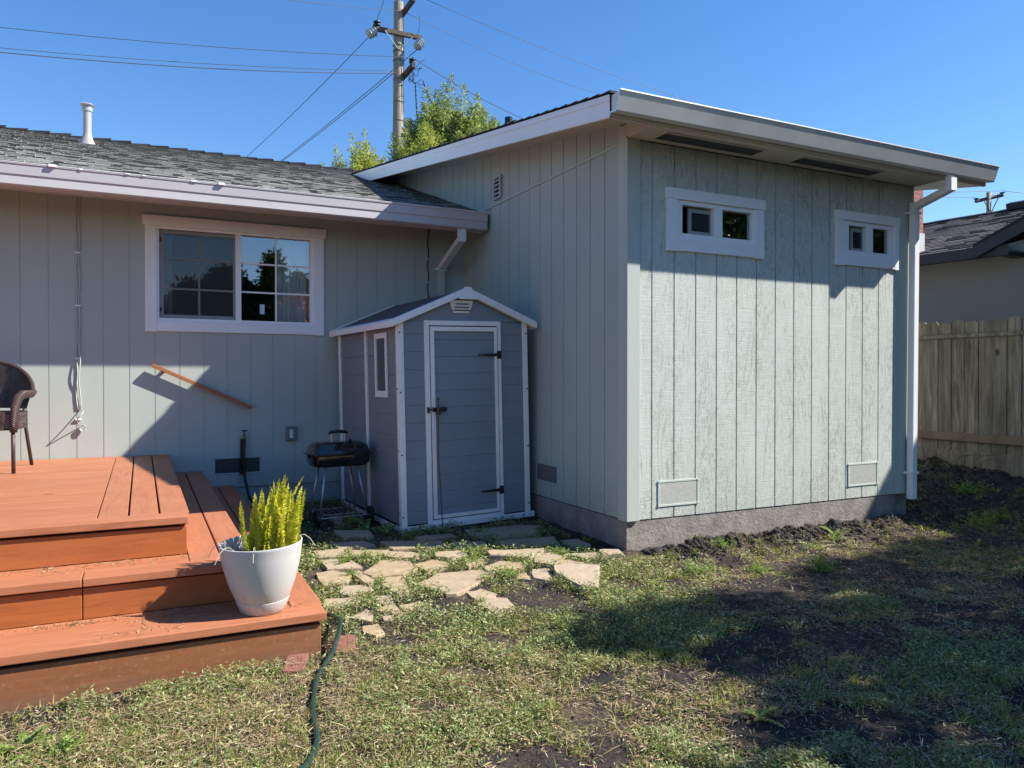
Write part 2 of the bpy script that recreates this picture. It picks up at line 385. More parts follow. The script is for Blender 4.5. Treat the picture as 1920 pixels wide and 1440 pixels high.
# value noise for masks
_G = RNG.random((512, 512))
def vnoise(x, y, s):
    x = np.asarray(x) * s + 200; y = np.asarray(y) * s + 200
    xi = np.floor(x).astype(int); yi = np.floor(y).astype(int); fx = x - xi; fy = y - yi
    fx = fx * fx * (3 - 2 * fx); fy = fy * fy * (3 - 2 * fy)
    g = lambda a, b: _G[a % 512, b % 512]
    return (g(xi, yi) * (1 - fx) + g(xi + 1, yi) * fx) * (1 - fy) + (g(xi, yi + 1) * (1 - fx) + g(xi + 1, yi + 1) * fx) * fy
def fbm(x, y, s, o=4):
    t = 0; a = 1; n = 0
    for i in range(o): t = t + a * vnoise(x + 17.3 * i, y - 9.1 * i, s * 2 ** i); n += a; a *= .5
    return t / n
def sst(a, b, x):
    t = np.clip((np.asarray(x, float) - a) / (b - a), 0, 1); return t * t * (3 - 2 * t)
def inpoly(x, y, poly):
    ins = np.zeros(np.shape(x), bool); n = len(poly)
    for i in range(n):
        x1, y1 = poly[i]; x2, y2 = poly[(i + 1) % n]
        if y1 == y2: continue
        c = ((y1 > y) != (y2 > y)) & (x < (x2 - x1) * (y - y1) / (y2 - y1) + x1)
        ins ^= c
    return ins

# ------------------------------------------------------------------ ground
def gz(x, y):
    x = np.asarray(x, float); y = np.asarray(y, float)
    z = -0.06 * (1 - sst(-1.0, 0.7, y)) - 0.025 * (1 - sst(-3.6, -2.2, x))
    z = z + 0.055 * np.exp(-((y + 0.25) / 0.22) ** 2) * sst(0.0, 0.7, x) * (1 - sst(2.9, 3.3, x))
    z = z + 0.02 * sst(0.5, 2.5, x) * (1 - sst(-1.2, -.3, -y))
    z = z + (0.30 - 0.02 * (1 - sst(-.2, 1, y))) * sst(3.15, 4.5, x) * sst(-1.6, 0.1, y)
    return z
def gzn(x, y):
    rough = 0.25 + 0.75 * np.clip(np.exp(-((np.asarray(y) + 0.27) / 0.25) ** 2) * sst(-0.1, 0.4, x) + sst(3.0, 3.6, x) * sst(-1.2, -.6, y), 0, 1)
    return gz(x, y) + (fbm(x, y, 2.2, 3) - .5) * 0.035 + rough * ((fbm(x, y, 9, 4) - .5) * 0.17)
ax = np.unique(np.concatenate([-np.geomspace(900, 6, 22), np.arange(-5.5, 6.0, 0.035), np.geomspace(6, 900, 22)]))
ay = np.unique(np.concatenate([-np.geomspace(900, 4.5, 22), np.arange(-4.4, 3.3, 0.03), np.geomspace(3.4, 900, 22)]))
GX, GY = np.meshgrid(ax, ay); GZ = gzn(GX, GY)
near = (GX > -6) & (GX < 6.2) & (GY > -4.6) & (GY < 3.5); GZ = np.where(near, GZ, -0.08 + 0 * GZ)
nx_, ny_ = len(ax), len(ay); idx = np.arange(nx_ * ny_).reshape(ny_, nx_)
Q = np.stack([idx[:-1, :-1], idx[:-1, 1:], idx[1:, 1:], idx[1:, :-1]], -1).reshape(-1, 4)
ground = np_mesh('ground', np.stack([GX, GY, GZ], -1).reshape(-1, 3), Q, M['soil'], smooth=True)
ground['kind'] = 'structure'; ground['label'] = 'dry dark soil of the back yard with bare patches'

# ------------------------------------------------------------------ siding walls
def siding(name, F, u0, u1, zb, zt, grooves, holes, mat, parent, gw=0.011, gd=0.009):
    mb = MB(); zt = zt if callable(zt) else (lambda u, z=zt: z); zb = zb if callable(zb) else (lambda u, z=zb: z)
    gs = [g for g in grooves if u0 + gw < g < u1 - gw]
    edges = [u0] + [e for g in gs for e in (g - gw / 2, g + gw / 2)] + [u1]
    for i in range(len(edges) - 1):
        a0, b0 = edges[i], edges[i + 1]; n = -gd if i % 2 else 0.0
        cuts = sorted({a0, b0} | {h[k] for h in holes for k in (0, 1) if a0 < h[k] < b0})
        for a, b in zip(cuts[:-1], cuts[1:]):
            mid = (a + b) / 2; hs = sorted([(h[2], h[3]) for h in holes if h[0] <= mid <= h[1]])
            segs = []; lo_ = None
            for h0, h1 in hs: segs.append((lo_, h0)); lo_ = h1
            segs.append((lo_, None))
            for s0, s1 in segs:
                mb.quad(F(a, zb(a) if s0 is None else s0, n), F(b, zb(b) if s0 is None else s0, n), F(b, zt(b) if s1 is None else s1, n), F(a, zt(a) if s1 is None else s1, n))
        if i % 2:
            for e in (a0, b0):
                hs = sorted([(h[2], h[3]) for h in holes if h[0] <= e <= h[1]]); z_ = zb(e)
                for h0, h1 in hs + [(zt(e), None)]:
                    mb.quad(F(e, z_, -gd), F(e, z_, 0), F(e, h0, 0), F(e, h0, -gd)); z_ = h1
    return mb.build(name, mat, parent, fix=False)

def shingles(mb, F, u0, u1, v0, v1, expo=0.14, wmin=0.13, wmax=0.30, tl=0.004, th=0.010, overhang=0.02, vfun=None):
    """courses of shingle tabs on a roof plane F(u along eave, v up slope, n outward)"""
    k = 0; v = v0
    while v < v1:
        u = u0 - random.uniform(0, wmax * .6)
        while u < u1:
            w_ = random.uniform(wmin, wmax); a = max(u, u0); b = min(u + w_ - 0.004, u1)
            t = random.choice((tl, tl, th)) + random.uniform(0, 0.002)
            if b > a + .01 and (vfun is None or vfun((a + b) / 2, v)):
                vb = v - random.uniform(0, 0.008) - (overhang if k == 0 else 0); vt = min(v + expo + 0.02, v1 + .02)
                P = [F(a, vb, 0), F(b, vb, 0), F(b, vt, 0), F(a, vt, 0), F(a, vb, t + .004), F(b, vb, t + .004), F(b, vt, .001), F(a, vt, .001)]
                mb.add(P, [(4, 5, 6, 7), (1, 2, 6, 5), (3, 0, 4, 7)]); mb.add([P[0], P[1], P[5], P[4]], [(0, 1, 2, 3)], 1)
            u += w_
        v += expo; k += 1

X, Y, Z = Vector((1, 0, 0)), Vector((0, 1, 0)), Vector((0, 0, 1))
YA = 3.054
FA = frame((0, YA, 0), X, Z, -Y); FC = frame((0, 0, 0), X, Z, -Y); FB = frame((0, 0, 0), Y, Z, -X)

# ------------------------------------------------------------------ main house
house = thing('house', 'long low sage green house with grey shingle roof behind the deck', 'house', (-3.5, YA, 0))
wa_hole = (-3.01, -1.605, 1.75, 2.615)
ga = [-1.589 + 0.2057 * k for k in range(-40, 8)]
wall = siding('wall', FA, -11, 0.0, 0.215, 3.02, ga, [wa_hole], M['siding'], house, gw=.006, gd=.004)
mb = MB(); mb.box(-11, 0, YA + .012, YA + .2, -.3, .207); mb.build('foundation', M['concrete_painted'], house)
mb = MB(); mb.box(-11, -0.0, YA - .006, YA + .01, .207, .2148); mb.build('flashing', M['sage_trim'], house)
mb = MB(); mb.box(-11.02, -11, YA + .02, 11, -.3, 3.1); mb.box(-11, 0, 11, 11.02, -.3, 3.1); mb.box(3.0, 3.02, 6.3, 11, -.3, 3.1)
mb.build('wall', M['siding'], house)
# roof: front slope z = 2.939 + .335 (y-2.557)
sl = 0.335; cs = 1 / math.sqrt(1 + sl * sl)
RV = Vector((0, cs, sl * cs)); RN = Vector((0, -sl * cs, cs)); ye = 2.40; ze = 2.939 + sl * (ye - 2.557) - .012
FR = frame((0, ye, ze), X, RV, RN); LR = (7.05 - ye) / cs
mb = MB()
P = [(-11.4, ye, ze), (-0.012, ye, ze), (-0.012, 7.05, ze + sl * (7.05 - ye)), (-11.4, 7.05, ze + sl * (7.05 - ye))]
mb.hexa([(x, y, z - .05) for x, y, z in P] + [(x, y, z - .001) for x, y, z in P])
P = [(0.001, 6.1, ze + sl * (6.1 - ye)), (3.4, 6.1, ze + sl * (6.1 - ye)), (3.4, 7.05, ze + sl * (7.05 - ye)), (0.001, 7.05, ze + sl * (7.05 - ye))]
mb.hexa([(x, y, z - .05) for x, y, z in P] + [(x, y, z - .001) for x, y, z in P])
zr = ze + sl * (7.05 - ye)
P = [(-11.4, 7.051, zr), (3.4, 7.051, zr), (3.4, 11.7, zr - sl * 4.65), (-11.4, 11.7, zr - sl * 4.65)]
mb.hexa([(x, y, z - .05) for x, y, z in P] + [(x, y, z - .001) for x, y, z in P])
shingles(mb, FR, -11.4, -0.014, 0, LR, expo=0.105, wmin=.06, wmax=.16, tl=.003, th=.007)
shingles(mb, FR, 0.01, 3.4, (6.3 - ye) / cs, LR, expo=0.14)
roof = mb.build('roof', [M['shingle'], M['butt']], house, fix=False)
mb = MB(); x = -11.3
while x < 1.2:
    l = .235 + random.uniform(-.012, .012); t = .026 + random.uniform(0, .014)
    for sgn in (-1, 1):
        y1 = 7.05 + sgn * .14; z1 = zr - sl * .14
        P = [(x, 7.05, zr + .006), (x + l + .05, 7.05, zr + .006), (x + l + .05, y1, z1 + .006), (x, y1, z1 + .006),
             (x, 7.05, zr + t * .4), (x + l + .05, 7.05, zr + t + .008), (x + l + .05, y1, z1 + t + .008), (x, y1, z1 + t * .4)]
        mb.hexa(P)
    x += l
mb.build('ridge_cap', M['shingle_dark'], roof)
def eave_gutter(prof, xa, xb, name, mat, parent, drop=0):
    mb = MB(); mb.extrude(prof, xa, xb, lambda t, p, q: (t, p, q)); return mb.build(name, mat, parent, bevel=.002)
gprof = [(2.47, 2.705), (2.372, 2.712), (2.362, 2.722), (2.364, 2.788), (2.356, 2.796), (2.352, 2.868), (2.346, 2.874), (2.346, 2.884), (2.372, 2.884), (2.372, 2.874), (2.366, 2.868), (2.372, 2.80), (2.46, 2.80), (2.47, 2.86)]
gut = eave_gutter(gprof, -11.4, -.035, 'gutter', M['gutter'], house)
for k in range(4):
    mb = MB()   # ragged old sealant and paint on the gutter lip
    x = random.choice((-3.05, -2.9, -2.6, -3.6)) + random.uniform(-.25, .25)
    mb.box(x, x + random.uniform(.015, .05), 2.341, 2.36, 2.8835 - random.uniform(.002, .010), 2.8895 + random.uniform(0, .003)); mb.build('paint_flake', M['white'], gut)
mb = MB(); mb.box(-11.4, -.04, 2.344, 2.362, 2.8842, 2.889); mb.build('gutter_lip_highlight', paint('sunlit_lip_paint', (.78, .78, .77), .4), gut)  # thin strip painted paler than the gutter as the lip's sun highlight
mb = MB(); mb.box(-11.4, -.04, 2.385, 2.388, 2.84, 2.897); mb.build('drip_flashing', paint('grey_green_flashing', (.17, .19, .17), .5), gut)
for x in (-3.78, -2.55):
    mb = MB(); mb.box(x, x + .05, 2.33, 2.40, 2.875, 2.895); mb.build('gutter_clip', M['white'], gut)
mb = MB(); mb.box(-11.4, -.036, 2.475, 2.495, 2.70, 2.868); mb.build('fascia', M['gutter'], house)
mb = MB(); z = lambda y: ze + sl * (y - ye) - .056
mb.hexa([(-11.4, 2.498, z(2.498) - .012), (-.013, 2.498, z(2.498) - .012), (-.013, YA + .1, z(YA + .1) - .012), (-11.4, YA + .1, z(YA + .1) - .012),
         (-11.4, 2.498, z(2.498)), (-.013, 2.498, z(2.498)), (-.013, YA + .1, z(YA + .1)), (-11.4, YA + .1, z(YA + .1))]); mb.build('soffit', M['siding'], house)
# downspout at the inner corner
def rect_pipe(mb, pts, wx, wy):
    """square pipe swept through points in a plane of constant x or y; section wx (x) by wy"""
    for (a, b) in zip(pts[:-1], pts[1:]):
        a, b = Vector(a), Vector(b); d = (b - a).normalized()
        s1 = X - d * X.dot(d); s1.normalize(); s2 = d.cross(s1)
        if abs(d.z) > .95: s2 = Y.copy(); s1 = X.copy()
        P = [q + s1 * (i * wx / 2) + s2 * (j * wy / 2) for q in (a - d * wy * .0, b + d * wy * .0) for i, j in ((-1, -1), (1, -1), (1, 1), (-1, 1))]
        mb.hexa(P)
ds = MB(); rect_pipe(ds, [(-.29, 2.42, 2.715), (-.29, 2.42, 2.585)], .079, .056)
rect_pipe(ds, [(-.29, 2.418, 2.615), (-.285, 3.00, 2.40)], .074, .054)
dsp = ds.build('downspout', M['white_dirty'], house, bevel=.004)
ds = MB(); rect_pipe(ds, [(-.283, 3.015, 2.43), (-.283, 3.015, .1)], .076, .056); ds.build('lower_pipe', M['sage_trim'], dsp, bevel=.004)
ds = MB(); ds.box(-.345, -.225, 2.98, 3.05, 2.375, 2.395); ds.build('strap', M['white'], dsp)
mb = MB(); mb.tube([(-.415 + .006 * math.sin(k * 1.3), YA - .008, 2.85 - k * .05) for k in range(0, 40)], .006, 6); mb.build('black_cable', M['black'], house, smooth=True)
for zz in (2.49, 2.25):
    mb = MB(); mb.box(-.425, -.40, YA - .014, YA, zz, zz + .008); mb.build('cable_clip', M['white'], house)
# white cable and coil on the left
mb = MB()
for dx in (-.011, .011):
    mb.tube([(-3.632 + dx + .006 * math.sin(k * .9 + dx * 90), YA - .010 - (.03 * math.exp(-((k - 30) / 3.5) ** 2) if dx > 0 else 0), 2.85 - k * .051) for k in range(0, 38)], .0055, 6)
loop = []
for k in range(26):
    t = k / 25; ang = -math.pi / 2 + 2 * math.pi * t
    loop.append((-3.615 + .022 * math.sin(6.28 * t), YA - .006 - .12 * math.sin(math.pi * t), .965 - .15 * t + .02 * math.sin(math.pi * t)))
mb.tube(loop, .0045, 6)
for k in range(3):
    mb.tube([(-3.60 + (.018 + .003 * k) * math.cos(a * .5), YA - .02 - .006 * k, .80 + (.022 + .003 * k) * math.sin(a * .5)) for a in range(0, 13)], .0035, 6)
mb.build('painted_cable', M['sage_trim'], house, smooth=True)
for zz in (2.32, 1.86, 1.40, .87):
    mb = MB(); mb.box(-3.655, -3.61, YA - .02, YA, zz, zz + .012); mb.build('cable_clip', M['white'], house)

def crawl_vent(F, u0, u1, v0, v1, parent, mframe, mscreen, lou=True):
    mb = MB(); t = .015
    mb.fbox(F, u0, u1, v0, v0 + t, .0005, .007); mb.fbox(F, u0, u1, v1 - t, v1, .0005, .007)
    mb.fbox(F, u0, u0 + t, v0 + t, v1 - t, .0005, .0075); mb.fbox(F, u1 - t, u1, v0 + t, v1 - t, .0005, .0075)
    for a in (u0 + .008, u1 - .008):
        for b in (v0 + .008, v1 - .008): mb.fbox(F, a - .009, a + .009, b - .009, b + .009, .007, .010)
    f = mb.build('vent', mframe, parent, bevel=.0015)
    mb = MB(); mb.quad(F(u0 + t, v0 + t, .004), F(u1 - t, v0 + t, .004), F(u1 - t, v1 - t, .004), F(u0 + t, v1 - t, .004)); mb.build('mesh_screen', mscreen, f, fix=False)
    return f
def mesh_mat(name, col, dark):
    m, nt, b = newmat(name)
    ck = N(nt, 'ShaderNodeTexNoise'); ck.inputs['Scale'].default_value = 160; nt.links.new(coords(nt), ck.inputs['Vector'])
    setc(nt, b, ramp(nt, ck.outputs[0], [(0.4, dark), (0.6, col)])); b.inputs['Roughness'].default_value = .6; return m
M['mesh_dark'] = mesh_mat('dark_vent_mesh', (.05, .055, .06), (.015, .016, .018))
M['mesh_pale'] = mesh_mat('pale_vent_mesh', (.46, .46, .42), (.34, .34, .31))
M['mesh_mid'] = mesh_mat('grey_vent_mesh', (.15, .16, .16), (.10, .10, .10))
M['sage_pale'] = paint('pale_sage_metal', (.48, .53, .47), .5, .05)
M['sage_metal'] = paint('sage_painted_metal', (0.36, 0.42, 0.42), 0.45, .05)
crawl_vent(FA, -2.54, -2.11, .325, .49, house, M['sage_metal'], M['mesh_dark'])
# outlet cover
mb = MB(); mb.fbox(FA, -1.885, -1.785, .625, .765, .0005, .045); ob = mb.build('outlet_cover', paint('smoky_plastic', (.16, .17, .17), .3), house, bevel=.008)
mb = MB(); mb.fbox(FA, -1.852, -1.818, .655, .735, .045, .050); mb.build('socket', M['white_dirty'], ob, bevel=.002)
# hose bib
mb = MB(); mb.cyl((-2.272, YA, .69), (-2.272, YA - .07, .69), .011, n=10); mb.cyl((-2.272, YA - .065, .70), (-2.272, YA - .065, .64), .013, n=10)
hb = mb.build('tap', metal('old_brass', (.25, .18, .08), .45), house, smooth=True)
mb = MB(); mb.cyl((-2.272, YA - .065, .70), (-2.272, YA - .065, .735), .005, n=8); mb.lathe([(.004, 0), (.026, .002), (.028, .008), (.022, .012), (.004, .013)], (-2.272, YA - .065, .733), 12)
mb.build('tap_handle', M['black'], hb, smooth=True)
# handrail board
mb = MB(); a = Vector((-3.055, 0, 1.353)); b_ = Vector((-2.205, 0, .955)); d = (b_ - a).normalized(); n_ = Vector((-d.z, 0, d.x))
P = []
for yy in (YA - .078, YA - .034):
    for q, s_ in ((a, -1), (b_, -1), (b_, 1), (a, 1)): P.append(Vector((q.x, yy, q.z)) + n_ * (.017 * s_))
mb.hexa(P); hr = mb.build('handrail', M['rail'], house, bevel=.003)
for t in (.12, .88):
    mb = MB(); q = a.lerp(b_, t); mb.box(q.x - .012, q.x + .012, YA - .034, YA, q.z - .012, q.z + .012); mb.build('bracket', M['black'], hr)

# windows -------------------------------------------------------------
def window(F, u0, u1, v0, v1, parent, label, fr, head=.093, side=.10, bot=.09, ears=.0, panes=(), mull=None, mat_glass=None, grid=None, proud=.022, lab=None):
    """casing + vinyl frame + panes; fr = outer rect of vinyl frame; panes = list of (u0,u1,v0,v1)"""
    root = bpy.data.objects.new('window', None); COL.objects.link(root); root.parent = parent; ROOT[root.name] = ROOT[parent.name]
    if lab: root['label'] = lab
    f0, f1, g0, g1_ = fr
    mb = MB()
    mb.fbox(F, u0 - ears, u1 + ears, v1 - head, v1, -.002, proud + .006)
    mb.fbox(F, u0, f0, v0 - .006, v1 - head - .0005, -.002, proud); mb.fbox(F, f1, u1, v0 - .006, v1 - head - .0005, -.002, proud)
    mb.fbox(F, f0 + .0005, f1 - .0005, v0, g0 - .001, -.002, proud - .002)
    mb.build('casing', M['white'], root, bevel=.002)
    mb = MB(); d0, d1 = -.05, .008
    ps = sorted(panes)
    L_, R_ = ps[0][0], ps[-1][1]; B_, T_ = min(p[2] for p in ps), max(p[3] for p in ps)
    mb.fbox(F, f0, f1, T_, v1 - head - .001, d0, d1); mb.fbox(F, f0, f1, g0, B_, d0, d1)
    mb.fbox(F, f0, L_, B_, T_, d0, d1 - .001); mb.fbox(F, R_, f1, B_, T_, d0, d1 - .001)
    for p, q in zip(ps[:-1], ps[1:]): mb.fbox(F, p[1], q[0], B_, T_, d0, d1 + .003)
    mb.build('frame', M['vinyl'], root, bevel=.002)
    return root, ps
def pane(F, r, n, mat, root, name='pane'):
    mb = MB(); mb.quad(F(r[0], r[2], n), F(r[1], r[2], n), F(r[1], r[3], n), F(r[0], r[3], n)); return mb.build(name, mat, root, fix=False)
def room(F, u0, u1, v0, v1, d, mat, parent):
    mb = MB(); a = [F(u, v, -.055) for u, v in ((u0, v0), (u1, v0), (u1, v1), (u0, v1))]; b = [F(u, v, -d) for u, v in ((u0, v0), (u1, v0), (u1, v1), (u0, v1))]
    mb.add(a + b, [(4, 5, 6, 7), (0, 1, 5, 4), (1, 2, 6, 5), (2, 3, 7, 6), (3, 0, 4, 7)]); mb.build('dark_room', mat, parent, fix=False)

wA, ps = window(FA, -3.108, -1.512, 1.662, 2.708, house, '', (-3.012, -1.603, 1.752, 2.615), ears=.02,
                panes=[(-2.992, -2.338, 1.783, 2.588), (-2.288, -1.642, 1.787, 2.594)])
mb = MB()      # inner aluminium screen frame on the left half
l, r_, b0, t0 = ps[0]
for (a, b, c, d) in ((l, r_, b0, b0 + .034), (l, r_, t0 - .034, t0), (l, l + .036, b0 + .034, t0 - .034), (r_ - .020, r_, b0 + .034, t0 - .034)): mb.fbox(FA, a, b, c, d, -.030, -.018)
mb.build('screen_frame', paint('grey_aluminium', (.24, .245, .25), .4), wA)
for zz in (1.86, 2.50):
    mb = MB(); mb.fbox(FA, l + .004, l + .020, zz - .02, zz + .02, -.018, -.012); mb.build('latch', M['black'], wA)
pane(FA, (l + .036, r_ - .02, b0 + .034, t0 - .034), -.022, M['screen_grey'], wA, 'insect_screen')
pane(FA, (l, r_, b0, t0), -.035, M['glass_screened'], wA); pane(FA, ps[1], -.03, M['glass'], wA)
mb = MB()
for (a, b, c, d) in ps:
    m_ = (a + b) / 2
    if a < -2.5: m_ = -2.655
    q_ = -.034 if a < -2.5 else -.0295
    mb.fbox(FA, m_ - .008, m_ + .008, c, d, q_, q_ + .005)
    for zz in (2.057, 2.33): mb.fbox(FA, a, b, zz - .008, zz + .008, q_, q_ + .0045)
mb.build('muntin', M['vinyl'], wA)
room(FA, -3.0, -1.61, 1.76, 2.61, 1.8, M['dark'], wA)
def curtain(F, u0, u1, v0, v1, n, parent, folds=9):
    mb = MB(); K = 60; r0 = []; r1 = []
    for k in range(K + 1):
        t = k / K; dd = .025 * math.sin(t * folds * 6.28 + .7 * math.sin(t * 11)); r0.append(F(u0 + (u1 - u0) * t, v0, n + dd)); r1.append(F(u0 + (u1 - u0) * t, v1, n + dd * .6))
    mb.add(r0 + r1, [(k, k + 1, K + 2 + k, K + 1 + k) for k in range(K)]); mb.build('curtain', M['curtain'], parent, smooth=True, fix=False)
curtain(FA, -1.95, -1.625, 1.765, 2.60, -.12, wA, 5); curtain(FA, -2.99, -2.88, 1.765, 2.60, -.12, wA, 2)
# sticker
mb = MB(); mb.fbox(FA, -2.115, -2.072, 1.852, 1.945, -.0295, -.0285); st = mb.build('window_sticker', paint('pale_blue_paper', (.45, .62, .70), .5), wA)

# ------------------------------------------------------------------ extension
ext = thing('house_extension', 'taller sage green house extension with two small high windows and rough sawn front wall', 'house', (1.5, 0, 0))
RS = 0.1634; rtop = lambda y: 3.163 + RS * y           # top of shingles
gc = [0.212 + 0.2035 * k for k in range(0, 14)]
h1 = (0.425, 1.206, 2.27, 2.566); h2 = (2.19, 2.815, 2.28, 2.575)
siding('front_wall', FC, 0.085, 2.868, 0.205, 2.957, gc, [h1, h2], M['siding_rough'], ext, gw=.013)
gb = [0.303 + 0.2045 * k - .001 for k in range(0, 16)]
siding('side_wall', FB, 0.09, YA + .15, 0.205, 2.937, gb, [], M['siding'], ext, gw=.009, gd=.006)
siding('side_wall', FB, 0.09, 6.3, lambda u: 2.950, lambda u: 3.075 + RS * u, [0.303 + .2045 * k for k in range(0, 30)], [], M['siding'], ext, gw=.009, gd=.006)
mb = MB(); mb.box(-.010, .004, .095, YA + .15, 2.934, 2.952); mb.build('flashing', M['sage_trim'], ext, bevel=.002)
mb = MB(); mb.box(-.020, .000, .000, .095, .202, 3.06); mb.box(-.020, .092, -.020, -.0005, .202, 2.957); mb.build('corner_board', M['sage_trim'], ext, bevel=.002)
mb = MB(); mb.box(2.862, 3.112, -.007, -.0005, .202, 2.957); mb.build('corner_board', M['sage_trim'], ext, bevel=.002)
mb = MB(); mb.box(3.10, 3.114, 0, 6.3, .2, 3.05); mb.box(0.004, 3.11, 6.30, 6.31, .2, 4.1)
mb.quad((3.112, 0, 3.05), (3.112, 6.3, 3.05), (3.112, 6.3, 4.05), (3.112, 0, 3.06)); mb.build('wall', M['siding'], ext)
mb = MB(); mb.box(-.004, 2.885, .006, YA + .02, -.4, .198); mb.box(2.885, 3.10, .05, 6.3, -.4, .198); mb.build('foundation', M['concrete'], ext)
# roof slab and edge shingles
XL, XR, YF = -.415, 3.54, -.385
mb = MB(); y0, y1 = YF - .01, 6.35
lo4 = lambda o, x0=XL, x1=XR: [(x0, y0, rtop(y0) + o), (x1, y0, rtop(y0) + o), (x1, y1, rtop(y1) + o), (x0, y1, rtop(y1) + o)]
mb.hexa(lo4(-.045, XL + .02, XR - .02) + lo4(-.022, XL + .02, XR - .02))
v_ = 1 / math.sqrt(1 + RS * RS); FE = frame((0, y0 - .012, rtop(y0) - .0215), X, (0, v_, RS * v_), (0, -RS * v_, v_))
shingles(mb, FE, XL - .016, XR + .016, 0, (y1 - y0) / v_, expo=.14, tl=.010, th=.017, overhang=.0)
eroof = mb.build('roof', [M['shingle_dark'], M['butt']], ext, fix=False)
def rake(x0, x1):
    mb = MB(); b = lambda y: 2.926 + .1632 * (y - YF)
    ya, yb = YF, 6.2
    mb.hexa([(x0, ya, b(ya)), (x1, ya, b(ya)), (x1, yb, b(yb)), (x0, yb, b(yb)), (x0, ya, b(ya) + .150), (x1, ya, b(ya) + .150), (x1, yb, b(yb) + .150), (x0, yb, b(yb) + .150)])
    mb.build('rake_board', M['white'], ext, bevel=.002)
    xx = x0 - .006 if x0 < 0 else x1 + .006
    mb = MB(); lo_, hi = min(xx, x0 if x0 < 0 else x1), max(xx, x0 if x0 < 0 else x1)
    mb.hexa([(lo_, ya, b(ya) + .106), (hi, ya, b(ya) + .106), (hi, yb, b(yb) + .106), (lo_, yb, b(yb) + .106), (lo_, ya, b(ya) + .148), (hi, ya, b(ya) + .148), (hi, yb, b(yb) + .148), (lo_, yb, b(yb) + .148)])
    mb.build('drip_edge', M['white'], ext)
rake(XL, XL + .022); rake(XR - .022, XR)
# sloped soffits at both sides, boxed soffit in front, sub-fascia
mb = MB(); so = lambda y: 3.078 + RS * y
for a, b in ((XL + .0225, 0.001), (3.113, XR - .0225)):
    mb.hexa([(a, YF + .03, so(YF + .03) - .012), (b, YF + .03, so(YF + .03) - .012), (b, 6.2, so(6.2) - .012), (a, 6.2, so(6.2) - .012), (a, YF + .03, so(YF + .03)), (b, YF + .03, so(YF + .03)), (b, 6.2, so(6.2)), (a, 6.2, so(6.2))])
mb.build('soffit', M['soffit'], ext)
mb = MB(); mb.box(-.018, 3.111, YF + .0205, -.0205, 2.957, 2.972)
for x in (-.018, 3.099):
    mb.hexa([(x, YF + .021, 2.9725), (x + .012, YF + .021, 2.9725), (x + .012, -.0005, 2.9725), (x, -.0005, 2.9725), (x, YF + .021, so(YF) - .001), (x + .012, YF + .021, so(YF) - .001), (x + .012, -.0005, so(-.02) - .006), (x, -.0005, so(-.02) - .006)])
mb.build('soffit', M['soffit'], ext)
for a, b in ((.17, 1.08), (1.50, 2.40)):
    mb = MB(); mb.box(a, b, -.235, -.10, 2.9515, 2.9565); sv = mb.build('soffit_vent', M['mesh_dark'], ext)
    mb = MB(); mb.box(a - .012, b + .012, -.249, -.2355, 2.949, 2.9568); mb.box(a - .012, b + .012, -.0995, -.086, 2.949, 2.9568); mb.build('vent_rim', M['soffit'], sv)
mb = MB(); mb.box(XL + .001, XR - .001, YF, YF + .020, 2.926, 3.075); mb.box(XL + .001, XR - .001, YF - .012, YF - .0005, 2.936, 2.950); mb.build('fascia', M['soffit'], ext, bevel=.001)
gp = [(YF - .002, 2.952), (-.462, 2.944), (-.468, 2.950), (-.507, 3.060), (-.513, 3.064), (-.513, 3.072), (-.500, 3.072), (-.500, 3.066), (-.502, 3.060), (-.466, 2.956), (YF - .002, 2.960)]
mb = MB(); mb.extrude(gp, XL - .003, XR - .01, lambda t, p, q: (t, p, q)); eg = mb.build('gutter', M['gutter_gloss'], ext)
endp = [(YF - .003, 2.9605), (-.4645, 2.957), (-.501, 3.059), (-.499, 3.068), (YF - .003, 3.068)]
for x in (XL + .012, XR - .03):
    mb = MB(); mb.extrude(endp, x, x + .002, lambda t, p, q: (t, p, q)); mb.build('end_cap', M['white_dirty'], eg)
mb = MB(); rect_pipe(mb, [(2.995, -.428, 2.948), (2.995, -.428, 2.815)], .078, .056)
rect_pipe(mb, [(2.995, -.430, 2.842), (3.050, -.056, 2.760)], .074, .054); rect_pipe(mb, [(3.050, -.056, 2.80), (3.028, -.056, .155)], .062, .060)
dp = mb.build('downspout', M['white'], ext, bevel=.004)
mb = MB(); mb.box(2.975, 3.085, -.089, -.0085, .38, .40); mb.build('strap', M['white'], dp); mb = MB(); mb.box(2.995, 3.105, -.089, -.0085, 2.70, 2.715); mb.build('strap', M['white'], dp)
